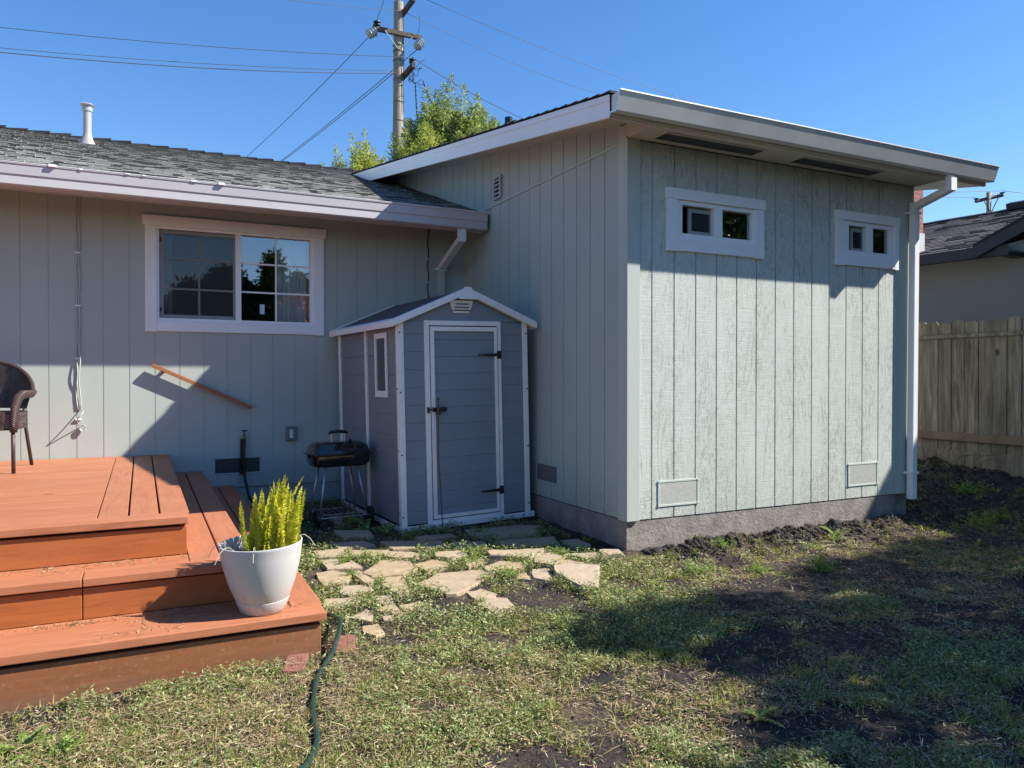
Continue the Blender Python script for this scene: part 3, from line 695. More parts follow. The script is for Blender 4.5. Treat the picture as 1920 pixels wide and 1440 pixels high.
# small windows
w1, ps1 = window(FC, .337, 1.292, 2.186, 2.645, ext, '', (.436, 1.203, 2.279, 2.566), head=.079, ears=.008, panes=[(.487, .790, 2.322, 2.522), (.872, 1.174, 2.320, 2.532)], lab='wider small window nearer the corner')
w2, ps2 = window(FC, 2.108, 2.897, 2.198, 2.655, ext, '', (2.205, 2.84, 2.286, 2.578), head=.077, ears=.006, panes=[(2.273, 2.485, 2.328, 2.530), (2.568, 2.788, 2.328, 2.541)], lab='smaller high window near the downspout')
for W_, pss in ((w1, ps1), (w2, ps2)):
    a, b, c, d = pss[0]
    mb = MB()
    k = a + (b - a) * .28
    for (p, q, r, s_) in ((k, b, c, c + .030), (k, b, d - .030, d), (k, k + .030, c + .03, d - .03), (b - .012, b, c + .03, d - .03)): mb.fbox(FC, p, q, r, s_, -.045, -.028)
    mb.build('sash', paint('dull_vinyl', (.30, .29, .30), .4), W_)
    pane(FC, (k + .03, b - .012, c + .03, d - .03), -.036, M['screen_grey'], W_, 'insect_screen')
    pane(FC, pss[1], -.02, M['glass_dark'], W_)
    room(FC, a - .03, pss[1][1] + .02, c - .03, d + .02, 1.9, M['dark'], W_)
    mb = MB(); mb.fbox(FC, pss[1][0] + .002, pss[1][0] + .045, c, d, -.046, -.042); mb.build('blind', paint('green_blind', (.10, .20, .17), .6), W_)
crawl_vent(FC, .267, .648, .285, .478, ext, M['sage_pale'], M['mesh_pale']).__setitem__('label', 'crawl vent near the corner')
crawl_vent(FC, 2.275, 2.648, .305, .503, ext, M['sage_pale'], M['mesh_pale']).__setitem__('label', 'crawl vent near the downspout')
crawl_vent(FB, 1.00, 1.39, .33, .50, ext, M['sage_metal'], M['mesh_mid']).__setitem__('label', 'crawl vent painted sage beside the shed')
# gable vent
mb = MB(); vt = FB
for (a, b, c, d) in ((2.085, 2.255, 2.985, 3.005), (2.085, 2.255, 3.185, 3.205), (2.085, 2.11, 3.005, 3.185), (2.23, 2.255, 3.005, 3.185)): mb.fbox(vt, a, b, c, d, .0005, .03)
for k in range(4): mb.fbox(vt, 2.11, 2.23, 3.03 + k * .042, 3.045 + k * .042, .002, .028)
gv = mb.build('vent', M['sage_metal'], ext, bevel=.002)
mb = MB(); mb.fbox(vt, 2.11, 2.23, 3.006, 3.184, .0006, .0016); mb.build('mesh_screen', M['black'], gv)
# vent pipes (parts of the roofs)
mb = MB(); mb.cyl((-.10, 1.75, 3.40), (-.10, 1.75, 3.635), .036, n=20); mb.build('vent_pipe', M['black'], ext, smooth=True, sharp=40)
px, py = -3.715, 5.98; pz = 2.939 + sl * (py - 2.557)
mb = MB(); mb.lathe([(.095, -.05), (.082, .0), (.062, .04), (.048, .10), (.045, .12), (.045, .375), (.056, .38), (.057, .43), (.054, .44)], (px, py, pz), 28)
mb.lathe([(.02, .44), (.070, .443), (.084, .452), (.070, .466), (.03, .472)], (px, py, pz), 28)
mb.build('vent_pipe', paint('white_vent_metal', (.32, .32, .335), .45, .06, 6, .1, (1, 1, 1), .2), house, smooth=True, sharp=45)

# ------------------------------------------------------------------ deck
deck = thing('deck', 'rust red stained wooden deck with wide wraparound steps', 'deck', (-3.4, 1.0, -.05))
z1 = lambda x, y: .54
z2 = lambda x, y: .342 + .008 * (y + .63)
z3 = lambda x, y: .146 + .019 * (y + .96)
TH = .038
def board(x0, x1, y0, y1, zf, along, name='tread_board', th=TH):
    mb = MB(); mb.prism([(x0, y0), (x1, y0), (x1, y1), (x0, y1)], zf, th); return mb.build(name, M['deckx'] if along == 'x' else M['decky'], deck, bevel=.004)
mb = MB(); y = -.203
while y < 3.0:
    y2 = min(y + .139, 3.045); mb.prism([(-7.5, y), (-3.345, y), (-3.345, y2), (-7.5, y2)], lambda x, y_: .54 + random.uniform(-.0012, .0012), TH); y = y2 + .0045
mb.build('deck_surface', M['deckx'], deck, bevel=.003)
board(-7.5, -2.930, -.354, -.2075, z1, 'x')
for a, b in ((-3.340, -3.207), (-3.198, -3.064), (-3.055, -2.920)): board(a, b, -.2035, 3.046, z1, 'y')
board(-7.5, -3.384, -.63, -.490, z2, 'x'); board(-3.380, -2.64, -.63, -.490, z2, 'x'); board(-7.5, -2.935, -.484, -.335, z2, 'x')
board(-2.932, -2.790, -.484, 3.046, z2, 'y'); board(-2.781, -2.64, -.484, 3.046, z2, 'y')
board(-7.5, -2.37, -.96, -.800, z3, 'x'); board(-7.5, -2.645, -.794, -.605, z3, 'x')
board(-2.642, -2.512, -.794, 3.046, z3, 'y'); board(-2.503, -2.36, -.794, 3.046, z3, 'y')
def riserx(x0, x1, y, zb, zt, mat, name='riser_board'):
    mb = MB(); mb.hexa([(x0, y, zb(x0, y)), (x1, y, zb(x1, y)), (x1, y + .03, zb(x1, y)), (x0, y + .03, zb(x0, y)), (x0, y, zt(x0, y)), (x1, y, zt(x1, y)), (x1, y + .03, zt(x1, y)), (x0, y + .03, zt(x0, y))])
    mb.build(name, mat, deck, bevel=.003)
def risery(x, y0, y1, zb, zt, mat):
    mb = MB(); mb.hexa([(x - .03, y0, zb(x, y0)), (x, y0, zb(x, y0)), (x, y1, zb(x, y1)), (x - .03, y1, zb(x, y1)), (x - .03, y0, zt(x, y0)), (x, y0, zt(x, y0)), (x, y1, zt(x, y1)), (x - .03, y1, zt(x, y1))])
    mb.build('riser_board', mat, deck, bevel=.003)
dn = lambda f, d: (lambda x, y: f(x, y) - d)
riserx(-7.5, -2.937, -.335, dn(z2, -.001), dn(z1, .052), M['riser'])
riserx(-7.5, -3.384, -.608, dn(z3, -.001), dn(z2, .048), M['riser']); riserx(-3.380, -2.66, -.608, dn(z3, -.001), dn(z2, .048), M['riser'])
riserx(-7.5, -2.392, -.938, lambda x, y: -.085 + .02 * (x + 3.6), dn(z3, .058), M['riser_low'])
risery(-2.937, -.30, 3.04, dn(z2, -.001), dn(z1, .042), M['riser']); risery(-2.66, -.575, 3.04, dn(z3, -.001), dn(z2, .042), M['riser'])
risery(-2.392, -.905, 3.04, lambda x, y: -.05, dn(z3, .042), M['riser_low'])
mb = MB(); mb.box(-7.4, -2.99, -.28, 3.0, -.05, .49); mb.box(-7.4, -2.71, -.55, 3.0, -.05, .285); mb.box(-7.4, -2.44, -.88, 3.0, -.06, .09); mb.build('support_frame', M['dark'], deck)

# ------------------------------------------------------------------ flagstones
STONES = [
[(-1.88,0.17),(-1.67,0.45),(-1.55,0.31),(-1.57,0.11),(-1.68,0.05),(-1.85,0.08)],[(-1.66,0.50),(-1.61,0.62),(-1.45,0.51),(-1.44,0.44),(-1.49,0.39),(-1.60,0.43)],
[(-1.79,0.08),(-1.67,0.07),(-1.74,-0.26),(-1.81,-0.29),(-1.84,-0.10)],[(-1.62,-0.16),(-1.44,-0.00),(-1.17,-0.02),(-1.16,-0.14),(-1.35,-0.32),(-1.50,-0.42),(-1.54,-0.40)],
[(-1.42,-0.37),(-1.32,-0.38),(-1.28,-0.49),(-1.33,-0.56),(-1.42,-0.54)],[(-1.44,-0.62),(-1.32,-0.54),(-1.26,-0.58),(-1.28,-0.72),(-1.42,-0.74)],
[(-1.86,-0.47),(-1.73,-0.44),(-1.75,-0.49),(-1.82,-0.56),(-1.86,-0.57)],[(-1.99,-0.50),(-1.89,-0.41),(-1.89,-0.53),(-1.97,-0.54)],
[(-1.94,-0.57),(-1.89,-0.55),(-1.86,-0.60),(-1.91,-0.62)],[(-2.00,-0.61),(-1.94,-0.61),(-1.98,-0.69),(-2.01,-0.67)],
[(-2.12,-0.68),(-2.05,-0.69),(-2.06,-0.82),(-2.11,-0.84),(-2.14,-0.76)],[(-2.17,-0.56),(-2.04,-0.46),(-2.04,-0.56),(-2.08,-0.67),(-2.12,-0.60)],
[(-0.74,-0.25),(-0.66,-0.24),(-0.48,-0.33),(-0.70,-0.66),(-0.78,-0.61),(-0.79,-0.37)],[(-0.85,-0.14),(-0.75,-0.16),(-0.80,-0.30),(-0.87,-0.42),(-0.92,-0.31)],
[(-0.72,0.06),(-0.55,0.15),(-0.53,-0.00),(-0.69,-0.13),(-0.76,-0.03)],[(-1.13,-0.01),(-0.98,0.08),(-0.87,-0.00),(-0.89,-0.07),(-1.04,-0.15),(-1.14,-0.08)],
[(-0.93,0.37),(-0.73,0.29),(-0.57,0.24),(-0.64,0.14),(-0.77,0.06),(-0.96,0.24)],[(-0.64,-0.09),(-0.55,-0.05),(-0.47,-0.17),(-0.56,-0.23),(-0.66,-0.20)],
[(-0.45,0.10),(-0.26,0.04),(-0.30,-0.06),(-0.40,-0.07)],[(-0.18,0.09),(-0.06,0.05),(-0.11,-0.08),(-0.24,-0.06)],
[(-1.30,0.46),(-1.10,0.42),(-1.13,0.32),(-1.25,0.27),(-1.32,0.36)],[(-1.84,0.78),(-1.60,0.65),(-1.69,0.56),(-1.79,0.55),(-1.84,0.58)],
[(-1.18,0.20),(-1.07,0.17),(-1.12,0.04),(-1.22,0.04)],
[(-2.07,-0.01),(-1.95,-0.04),(-1.93,-0.16),(-2.06,-0.20),(-2.11,-0.17)],[(-1.94,-0.28),(-1.86,-0.30),(-1.87,-0.37),(-1.95,-0.39)],
[(-1.00,-0.19),(-0.93,-0.20),(-0.98,-0.35),(-1.04,-0.29)],[(-0.78,1.08),(-0.34,1.07),(-0.21,0.96),(-0.41,0.68),(-0.76,0.70),(-0.83,0.83)],
[(-0.74,0.63),(-0.32,0.56),(-0.42,0.30),(-0.70,0.42),(-0.80,0.48)],[(-1.53,0.92),(-1.16,0.77),(-1.16,0.60),(-1.53,0.67)],
[(-2.15,0.28),(-2.05,0.30),(-1.98,0.17),(-2.04,0.03),(-2.17,0.03)],[(-2.20,-0.20),(-2.12,-0.22),(-2.02,-0.24),(-2.13,-0.36),(-2.24,-0.33)],
[(-2.06,0.84),(-1.88,0.82),(-1.88,0.60),(-2.06,0.64)],[(-2.07,0.57),(-1.90,0.54),(-1.88,0.29),(-2.07,0.34)],
[(-0.31,0.41),(-0.17,0.41),(-0.18,0.22),(-0.31,0.18)],[(-1.07,0.70),(-0.86,0.64),(-0.90,0.48),(-1.10,0.53)],
[(-1.89,1.07),(-1.67,1.02),(-1.64,0.88),(-1.87,0.88)],[(-1.26,1.00),(-0.98,0.96),(-1.00,0.85),(-1.26,0.88)],
[(-1.76,1.49),(-1.53,1.38),(-1.56,1.17),(-1.78,1.21)],[(-1.66,2.11),(-1.46,2.10),(-1.47,1.83),(-1.67,1.81)],
[(-1.95,0.22),(-1.90,0.24),(-1.87,0.02),(-1.93,-0.08)],[(-1.52,0.24),(-1.38,0.30),(-1.33,0.22),(-1.36,0.10),(-1.50,0.07)]]
def stone(poly, z, th, tilt=0, jit=.012):
    cx = sum(p[0] for p in poly) / len(poly); cy = sum(p[1] for p in poly) / len(poly)
    pts = []
    for i in range(len(poly)):
        a = Vector(poly[i]); b = Vector(poly[(i + 1) % len(poly)]); m_ = max(1, int((b - a).length / .05))
        for k in range(m_):
            p = a.lerp(b, k / m_); pts.append((cx + (p.x - cx) * 1.14 + random.uniform(-jit, jit) * .6, cy + (p.y - cy) * 1.14 + random.uniform(-jit, jit) * .6))
    n = len(pts); tz = lambda x, y: z + tilt * (-(y - cy)) + random.uniform(-.0015, .0015)
    top = [(cx + (x - cx) * .97, cy + (y - cy) * .97, tz(x, y)) for x, y in pts]; mid = [(x, y, tz(x, y) - .006) for x, y in pts]; bot = [(x, y, tz(x, y) - th) for x, y in pts]
    mb = MB(); ctr = (cx, cy, z + .001)
    mb.add(top + mid + bot + [ctr], [(i, (i + 1) % n, 3 * n) for i in range(n)] + [(i, n + i, n + (i + 1) % n, (i + 1) % n) for i in range(n)] + [(n + i, 2 * n + i, 2 * n + (i + 1) % n, n + (i + 1) % n) for i in range(n)] + [tuple(range(3 * n - 1, 2 * n - 1, -1))])
    return mb.build('flagstone', M['stone'], loc=(cx, cy, z), smooth=False), cx, cy
SL = ['big pale kite shaped flagstone left of the path middle', 'wedge flagstone behind the big kite shaped one', 'narrow upright flagstone at the left edge of the path', 'largest flagstone in the middle of the path',
 'small flagstone tucked under the largest flagstone', 'front flagstone with clover on its left end', 'front pale flagstone left of the grass patch', 'little triangular flagstone at the front left',
 'tiny whitish stone chip at the front left', 'smallest round stone chip in the left grass', 'brownish flagstone closest to the hose', 'sandy flagstone beside the lowest step corner',
 'raised tan flagstone with a thick broken edge', 'flat flagstone partly under the raised one', 'pentagon flagstone behind the raised one', 'smooth greyish flagstone above the largest flagstone',
 'long flagstone along the shadow line', 'flagstone wedged behind the raised one', 'low flagstone right of the pentagon one', 'flagstone by the foundation corner',
 'weedy flagstone at the shadow edge', 'broad flagstone behind the wedge on the left', 'small square flagstone between weeds', 'flagstone in weeds near the pot',
 'chip of flagstone beside the left upright one', 'small flagstone fragment before the raised one', 'large shaded flagstone in front of the shed door', 'shaded flagstone between the door and the lit path',
 'shaded flagstone before the shed corner', 'thin flagstone right of the steps', 'flagstone touching the lowest side step', 'shaded flagstone near the grill left wheel',
 'flagstone just inside the sunlight left of the path', 'shaded flagstone next to the extension foundation', 'small shaded flagstone behind the weedy one', 'shaded flagstone in front of the grill',
 'shaded flagstone along the shed base strip', 'shaded flagstone under the grill rack', 'shaded flagstone behind the grill', 'slim flagstone left of the kite shaped one', 'flagstone filling the gap right of the kite shaped one']
SPOLY = []
for i, p in enumerate(STONES):
    cx = sum(q[0] for q in p) / len(p); cy = sum(q[1] for q in p) / len(p); zz = float(gz(cx, cy)) + .021 + (.030 if i == 12 else 0) + random.uniform(-.004, .006)
    o, _, _ = stone(p, zz, .05 if i == 12 else .04, tilt=-.06 if i == 12 else random.uniform(-.02, .02))
    tag(o, SL[i], 'flagstone', 'flagstones of the path'); SPOLY.append(p)

# bricks
M['brick'] = paint('old_red_brick', (0.22, 0.088, 0.065), .9, .25, 30, .5, (1, 1, 1), .3)
def brick(x, y, z, rz, label):
    mb = MB(); mb.box(-.1, .1, -.047, .047, -.028, .028); o = mb.build('brick', M['brick'], bevel=.006); o.location = (x, y, z); o.rotation_euler = (rad(3), rad(-4), rz)
    tag(o, label, 'brick', 'old red bricks under the steps'); return o
brick(-2.52, -1.00, -.070, 1.25, 'red brick half buried under the front edge of the lowest step'); brick(-2.270, -.90, -.062, 1.35, 'pinkish red brick beside the step corner behind the green hose')

# ------------------------------------------------------------------ garden hose (green) and black hose
hosemat = paint('green_rubber', (0.014, 0.045, 0.034), .32, .15, 30, .1, (1, 1, 1), .2, .6)
hp = [(-2.335, -.40), (-2.30, -.44), (-2.262, -.52), (-2.250, -.66), (-2.275, -.823), (-2.345, -.987), (-2.42, -1.133), (-2.478, -1.266), (-2.525, -1.422), (-2.556, -1.566), (-2.575, -1.726), (-2.60, -1.826), (-2.648, -1.925), (-2.70, -2.02), (-2.80, -2.14), (-2.95, -2.3), (-3.2, -2.6), (-3.6, -3.0)]
pts = []
for i in range(len(hp) - 1):
    p0, p1, p2, p3 = [Vector(hp[max(0, min(len(hp) - 1, j))]) for j in (i - 1, i, i + 1, i + 2)]
    for k in range(6):
        t = k / 6; q = 0.5 * ((2 * p1) + (-p0 + p2) * t + (2 * p0 - 5 * p1 + 4 * p2 - p3) * t * t + (-p0 + 3 * p1 - 3 * p2 + p3) * t ** 3)
        lift = .065 * math.exp(-((q.y + .78) / .20) ** 2); pts.append((q.x, q.y, float(gzn(q.x, q.y)) + .016 + lift))
pts_hose = pts
mb = MB(); mb.tube(pts, .0108, 12); tag(mb.build('garden_hose', hosemat, loc=(-2.5, -1.3, -.05), smooth=True), 'green rubber garden hose lying in the grass beside the steps', 'hose')
mb = MB(); mb.tube([(-2.272, YA - .065, .655), (-2.273, YA - .07, .60), (-2.278, YA - .072, .45), (-2.270, YA - .09, .28), (-2.24, YA - .16, .12), (-2.19, YA - .26, .03), (-2.10, YA - .5, .015), (-2.05, YA - .9, .01)], .013, 10)
bh = mb.build('garden_hose', M['black'], loc=(-2.27, YA - .07, 0), smooth=True); tag(bh, 'black hose hanging down from the wall tap', 'hose')
mb = MB(); mb.tube([(-2.290, YA - .03, .66), (-2.29, YA - .03, .36)], .016, 10); mb.box(-2.31, -2.27, YA - .05, YA - .016, .33, .37); mb.build('hose_shutoff', M['black'], bh, smooth=False)

# ------------------------------------------------------------------ potted fern
pot = thing('potted_fern', 'large white plastic pot with a yellow green sword fern on the step', 'potted plant', (-2.632, -.80, z3(0, -.8)), (rad(1.0), rad(-2.0), 0.2)); pot.scale = (.955, .955, .965)
potm, nt, b = newmat('scuffed_white_plastic')
sc_ = noise(nt, coords(nt, (1, 1, .35), (0.5, .3, 0)), 17, 6, .72, 1.2)
c = mix(nt, ramp(nt, sc_, [(.60, g1(0)), (.72, g1(.75))]), (.50, .49, .48), (.25, .26, .25))
zz = N(nt, 'ShaderNodeSeparateXYZ'); nt.links.new(coords(nt), zz.inputs[0])
dm = math_(nt, 'MULTIPLY', ramp(nt, zz.outputs[2], [(.0, g1(1)), (.10, g1(0))]), ramp(nt, noise(nt, coords(nt), 60, 5, .8), [(.45, g1(0)), (.65, g1(.7))]))
setc(nt, b, mix(nt, dm, c, (.28, .20, .13))); b.inputs['Roughness'].default_value = .42
mb = MB(); mb.lathe([(.02, 0.002), (.098, 0), (.108, .008), (.125, .055), (.1265, .062), (.1245, .064), (.129, .070), (.156, .14), (.178, .22), (.189, .28), (.1945, .325), (.1965, .331), (.1955, .336), (.190, .337), (.187, .33), (.182, .28), (.172, .235)], n=72, cap=False)
mb.build('pot', potm, pot, smooth=True, sharp=50)
mb = MB(); mb.lathe([(.001, .262), (.06, .266), (.12, .258), (.172, .252)], n=40, cap=False)
mb.build('soil', M['clod'], pot, smooth=True)
frm = leaf_mat('yellow_green_fern', [(0, (.34, .38, .02)), (.4, (.48, .50, .03)), (.75, (.62, .59, .06)), (.95, (.50, .36, .08)), (1, (.30, .17, .06))], .38, .5)
parts = []; FL = []
RNG2 = np.random.default_rng(5)
def frond(bx, by, L, lean, az, wide, bend=0.0):
    K = 58; t = np.linspace(0, 1, K); ang = lean + bend * t ** 1.6
    dx = np.cumsum(np.sin(ang)) * L / K; dz = np.cumsum(np.cos(ang)) * L / K
    P = np.stack([bx + dx * math.cos(az), by + dx * math.sin(az), .262 + dz], 1)
    side = np.array([-math.sin(az + wide[1]), math.cos(az + wide[1]), 0.]); T = np.gradient(P, axis=0); T /= np.linalg.norm(T, axis=1, keepdims=True)
    wd = wide[0] * np.clip(np.sin(np.pi * (0.12 + .88 * t ** .8)) ** .45, 0.08, 1) * np.where(t > .93, (1 - t) / .07 * .8 + .2, 1)
    s_ = slice(3, K)
    for sg in (-1, 1):
        D = side[None] * sg + T * .35 + RNG2.normal(size=P.shape) * .16; D /= np.linalg.norm(D, axis=1, keepdims=True)
        nrm = np.cross(T, side[None]); nrm = nrm + RNG2.normal(size=nrm.shape) * .25
        V, Qd = leaves(P[s_], D[s_], wd[s_], .0080, .1, roll=nrm[s_], shape=.4); parts.append((V, Qd, 0))
    side2 = side * .0018
    V = np.stack([P[:-1] - side2, P[:-1] + side2, P[1:] + side2, P[1:] - side2], 1).reshape(-1, 3); parts.append((V, np.arange(4 * (K - 1)).reshape(-1, 4), 0))
for k in range(80):
    u = random.random(); bx = .05 + random.uniform(-.09, .125); by = random.uniform(-.12, .10)
    if bx * bx + by * by > .165 ** 2: continue
    L = random.uniform(.20, .40) if random.random() < .72 else random.uniform(.10, .2)
    if bx > .13: L = min(L, .32)
    frond(bx, by, L, random.uniform(.0, .22), random.uniform(-1.6, 1.6) if random.random() < .6 else random.uniform(0, 6.28), (random.uniform(.020, .029), random.uniform(-.9, .9)), random.uniform(-.15, .6))
frond(-.07, -.05, .26, .3, math.pi, (.024, .4), -.5); frond(-.05, -.03, .30, .34, 3.3, (.024, .2), -.4); frond(.12, -.02, .30, .25, 0, (.024, .2), -.35)
V, Qd, mi = cat(parts); np_mesh('fern', V, Qd, frm, pot)
mb = MB()
for k in range(190):
    a = random.uniform(0, 6.28); r = random.uniform(0, .062); x0 = -.088 + r * math.cos(a); y0 = r * math.sin(a)
    l = random.uniform(.03, .085); az = random.uniform(0, 6.28); el = random.uniform(.35, 1.4)
    p = [(x0 + l * t * math.cos(az) * math.cos(el), y0 + l * t * math.sin(az) * math.cos(el), .262 + l * t * math.sin(el) - .03 * t * t * random.random()) for t in (0, .33, .66, 1)]
    mb.tube(p, .0013, 4)
mb.build('dead_stems', paint('dead_stem', (.15, .115, .09), .8, .4, 40), pot)
mb = MB()
for az, l in ((3.5, .17), (2.9, .14), (-.3, .16), (.2, .10), (4.2, .1)):
    mb.tube([(.13 * math.cos(az) + l * t * math.cos(az) * .8, .13 * math.sin(az) + l * t * math.sin(az) * .8, .29 + .09 * math.sin(2.6 * t) * 1.0 - .05 * t) for t in (0, .2, .4, .6, .8, 1)], .0014, 4)
mb.build('runner', paint('pale_runner', (.55, .5, .38), .7), pot)

# ------------------------------------------------------------------ storage shed
shed = thing('storage_shed', 'small grey plastic garden shed with white trim and gabled roof', 'shed', (-1.262, 1.292, 0.0), (0, rad(-1.25), rad(3.2)))
W, D, E_, AP = 1.16, 1.60, 1.695, 1.932
def plank_mat(name, col):
    m, nt, b = newmat(name); g = noise(nt, coords(nt, (.07, .07, 1)), 60, 6, .7, .5); big = noise(nt, coords(nt), 2, 3)
    c = ramp(nt, big, [(.3, tuple(x * .93 for x in col)), (.7, tuple(x * 1.06 for x in col))])
    sc2 = noise(nt, coords(nt, (1, 1, .4)), 22, 6, .8); c = mix(nt, ramp(nt, sc2, [(.62, g1(0)), (.78, g1(.3))]), c, (.32, .29, .26))
    setc(nt, b, c); b.inputs['Roughness'].default_value = .55; bump(nt, b, g, .35, .003); return m
M['shed'] = plank_mat('grey_plastic_planks', (.205, .24, .275)); M['shed_side'] = plank_mat('grey_plastic_planks_side', (.22, .228, .25))
M['shedwhite'] = paint('shed_white_plastic', (.80, .79, .77), .4, .03, 6, .05, (1, 1, 1), .22)
def planks(mb, F, u0, u1, v0, v1, pitch, vtop=None, phase=0):
    """horizontal lapped planks; vtop(u) trims the gable"""
    v = v0 + phase
    vs = [v0] + [v0 + phase + k * pitch for k in range(0 if phase > 0 else 1, 40) if v0 + phase + k * pitch < v1] + [v1]
    for a, b in zip(vs[:-1], vs[1:]):
        mb.quad(F(u0, a + .003, .0085), F(u1, a + .003, .0085), F(u1, b - .012, .0065), F(u0, b - .012, .0065))
        mb.quad(F(u0, b - .012, .0065), F(u1, b - .012, .0065), F(u1, b, .003), F(u0, b, .003)); mb.quad(F(u0, a, .003), F(u1, a, .003), F(u1, a + .003, .0085), F(u0, a + .003, .0085))
fr_ = frame((0, 0, 0), X, Z, -Y); fl_ = frame((0, 0, 0), Y, Z, -X); frt = frame((W, 0, 0), Y, Z, X); fbk = frame((0, D, 0), X, Z, Y)
mb = MB(); planks(mb, fr_, .02, .215, .05, E_, .144, phase=.10); planks(mb, fr_, .905, W - .02, .05, E_, .144, phase=.10)
gabl = lambda u: AP - (AP - E_) * abs(u - W / 2) / (W / 2)
for (a, b) in ((.02, W / 2), (W / 2, W - .02)):
    K = 12
    for k in range(K):
        u0_ = a + (b - a) * k / K; u1_ = a + (b - a) * (k + 1) / K
        mb.quad(fr_(u0_, E_ + .002, .008), fr_(u1_, E_ + .002, .008), fr_(u1_, gabl(u1_), .005), fr_(u0_, gabl(u0_), .005))
mb.build('front_wall', M['shed'], shed, fix=False)
mb = MB(); planks(mb, fl_, .02, D - .02, .05, E_, .165, phase=.06); planks(mb, frt, .02, D - .02, .05, E_, .165, phase=.06); planks(mb, fbk, .02, W - .02, .05, E_, .165, phase=.06)
mb.quad(fbk(0, E_), fbk(W, E_), fbk(W / 2, AP), fbk(W / 2, AP)); mb.build('side_wall', M['shed_side'], shed, fix=False)
for (a, b) in ((0, 0), (W, 0), (0, D), (W, D)):
    mb = MB()
    sx = -1 if a == 0 else 1; sy = -1 if b == 0 else 1
    mb.box(min(a + sx * .018, a - sx * .030), max(a + sx * .018, a - sx * .030), min(b + sy * .018, b + sy * .001), max(b + sy * .018, b + sy * .001), .0, E_ + .01)
    mb.box(min(a + sx * .018, a + sx * .001), max(a + sx * .018, a + sx * .001), min(b, b - sy * .045), max(b, b - sy * .045), .0, E_ + .01)
    mb.build('corner_post', M['shedwhite'], shed, bevel=.004)
scr = [((u, -.017, k), (u, -.022, k)) for u in (-.005, W + .003) for k in (.12, .62, 1.12, 1.60)] + [((-.017, .02, k + .03), (-.022, .02, k + .03)) for k in (.12, .62, 1.12)] + [((u, -.029, .022), (u, -.034, .022)) for u in (.12, .50, W - .06, W + .0)]
for p_, q_ in scr:
    mb = MB(); mb.cyl(p_, q_, .007, n=10); mb.build('screw', M['black'], shed)
mb = MB(); mb.box(-.02, .02, -.02, -.0, 0, .0); mb = MB()
mb.box(-.022, W + .045, -.030, -.0185, 0.0, .045); mb.box(W - .03, W + .048, -.034, -.0302, 0.0, .05); mb.box(-.030, -.0185, -.018, D, 0.0, .04); mb.build('base_rail', M['shedwhite'], shed, bevel=.003)
mb = MB(); mb.box(-.024, -.004, .765, .805, .04, E_); mb.build('side_rail', M['shedwhite'], shed, bevel=.003)
# roof
ro = .075; rp = (AP - E_) / (W / 2); RTH = .022
def roofpt(u, y, o): return (u, y, AP + .028 - rp * abs(u - W / 2) * 1.0 + o)
mb = MB()
for sg in (-1, 1):
    ue = W / 2 + sg * (W / 2 + ro)
    P = [roofpt(W / 2, -.03, -.02), roofpt(ue, -.03, -.02), roofpt(ue, D + .05, -.02), roofpt(W / 2, D + .05, -.02), roofpt(W / 2, -.03, 0), roofpt(ue, -.03, 0), roofpt(ue, D + .05, 0), roofpt(W / 2, D + .05, 0)]
    mb.hexa(P)
srf = mb.build('roof', plank_mat('dark_grey_roof_panel', (.06, .066, .078)), shed)
mb = MB()
for sg in (-1, 1):
    ue = W / 2 + sg * (W / 2 + ro + .012)
    P = [roofpt(W / 2, -.075, -.040), roofpt(ue, -.075, -.046), roofpt(ue, -.0305, -.046), roofpt(W / 2, -.0305, -.040), roofpt(W / 2, -.075, .016), roofpt(ue, -.075, .012), roofpt(ue, -.0305, .012), roofpt(W / 2, -.0305, .016)]
    mb.hexa(P)
    P = [roofpt(ue - sg * .045, -.030, -.034), roofpt(ue + sg * .004, -.030, -.046), roofpt(ue + sg * .004, D + .05, -.046), roofpt(ue - sg * .045, D + .05, -.034), roofpt(ue - sg * .045, -.030, .010), roofpt(ue + sg * .004, -.030, .006), roofpt(ue + sg * .004, D + .05, .006), roofpt(ue - sg * .045, D + .05, .010)]
    mb.hexa(P)
    P = [roofpt(W / 2, D + .052, -.04), roofpt(ue, D + .052, -.04), roofpt(ue, D + .08, -.04), roofpt(W / 2, D + .08, -.04), roofpt(W / 2, D + .052, .012), roofpt(ue, D + .052, .012), roofpt(ue, D + .08, .012), roofpt(W / 2, D + .08, .012)]
    mb.hexa(P)
mb.build('roof_trim', M['shedwhite'], srf, bevel=.004)
mb = MB(); a_ = rp * .085
mb.hexa([(W / 2 - .085, -.082, AP - .022 - a_), (W / 2 + .085, -.082, AP - .022 - a_), (W / 2 + .085, -.076, AP - .022 - a_), (W / 2 - .085, -.076, AP - .022 - a_), (W / 2 - .03, -.082, AP + .045), (W / 2 + .03, -.082, AP + .045), (W / 2 + .03, -.076, AP + .045), (W / 2 - .03, -.076, AP + .045)])
mb.build('apex_cap', M['shedwhite'], srf, bevel=.002)
# gable vent
mb = MB(); vc = .545
for k, (h0, h1_, hw) in enumerate(((.075, .098, .105), (.050, .074, .098), (.026, .049, .086), (0, .025, .074))):
    zb_ = 1.765 + h0 * 1.05; zt_ = 1.765 + h1_ * 1.05
    mb.hexa([(vc - hw, -.020, zb_), (vc + hw, -.020, zb_), (vc + hw, -.008, zb_), (vc - hw, -.008, zb_), (vc - hw, -.032, zt_), (vc + hw, -.032, zt_), (vc + hw, -.008, zt_), (vc - hw, -.008, zt_)])
gvn = mb.build('gable_vent', M['shedwhite'], shed, bevel=.002)
mb = MB()
for k, hw in enumerate((.075, .066, .058)): mb.box(vc - hw, vc + hw, -.0335, -.0315, 1.788 + k * .026 - .006, 1.788 + k * .026 + .002)
mb.build('vent_slot', M['black'], gvn)
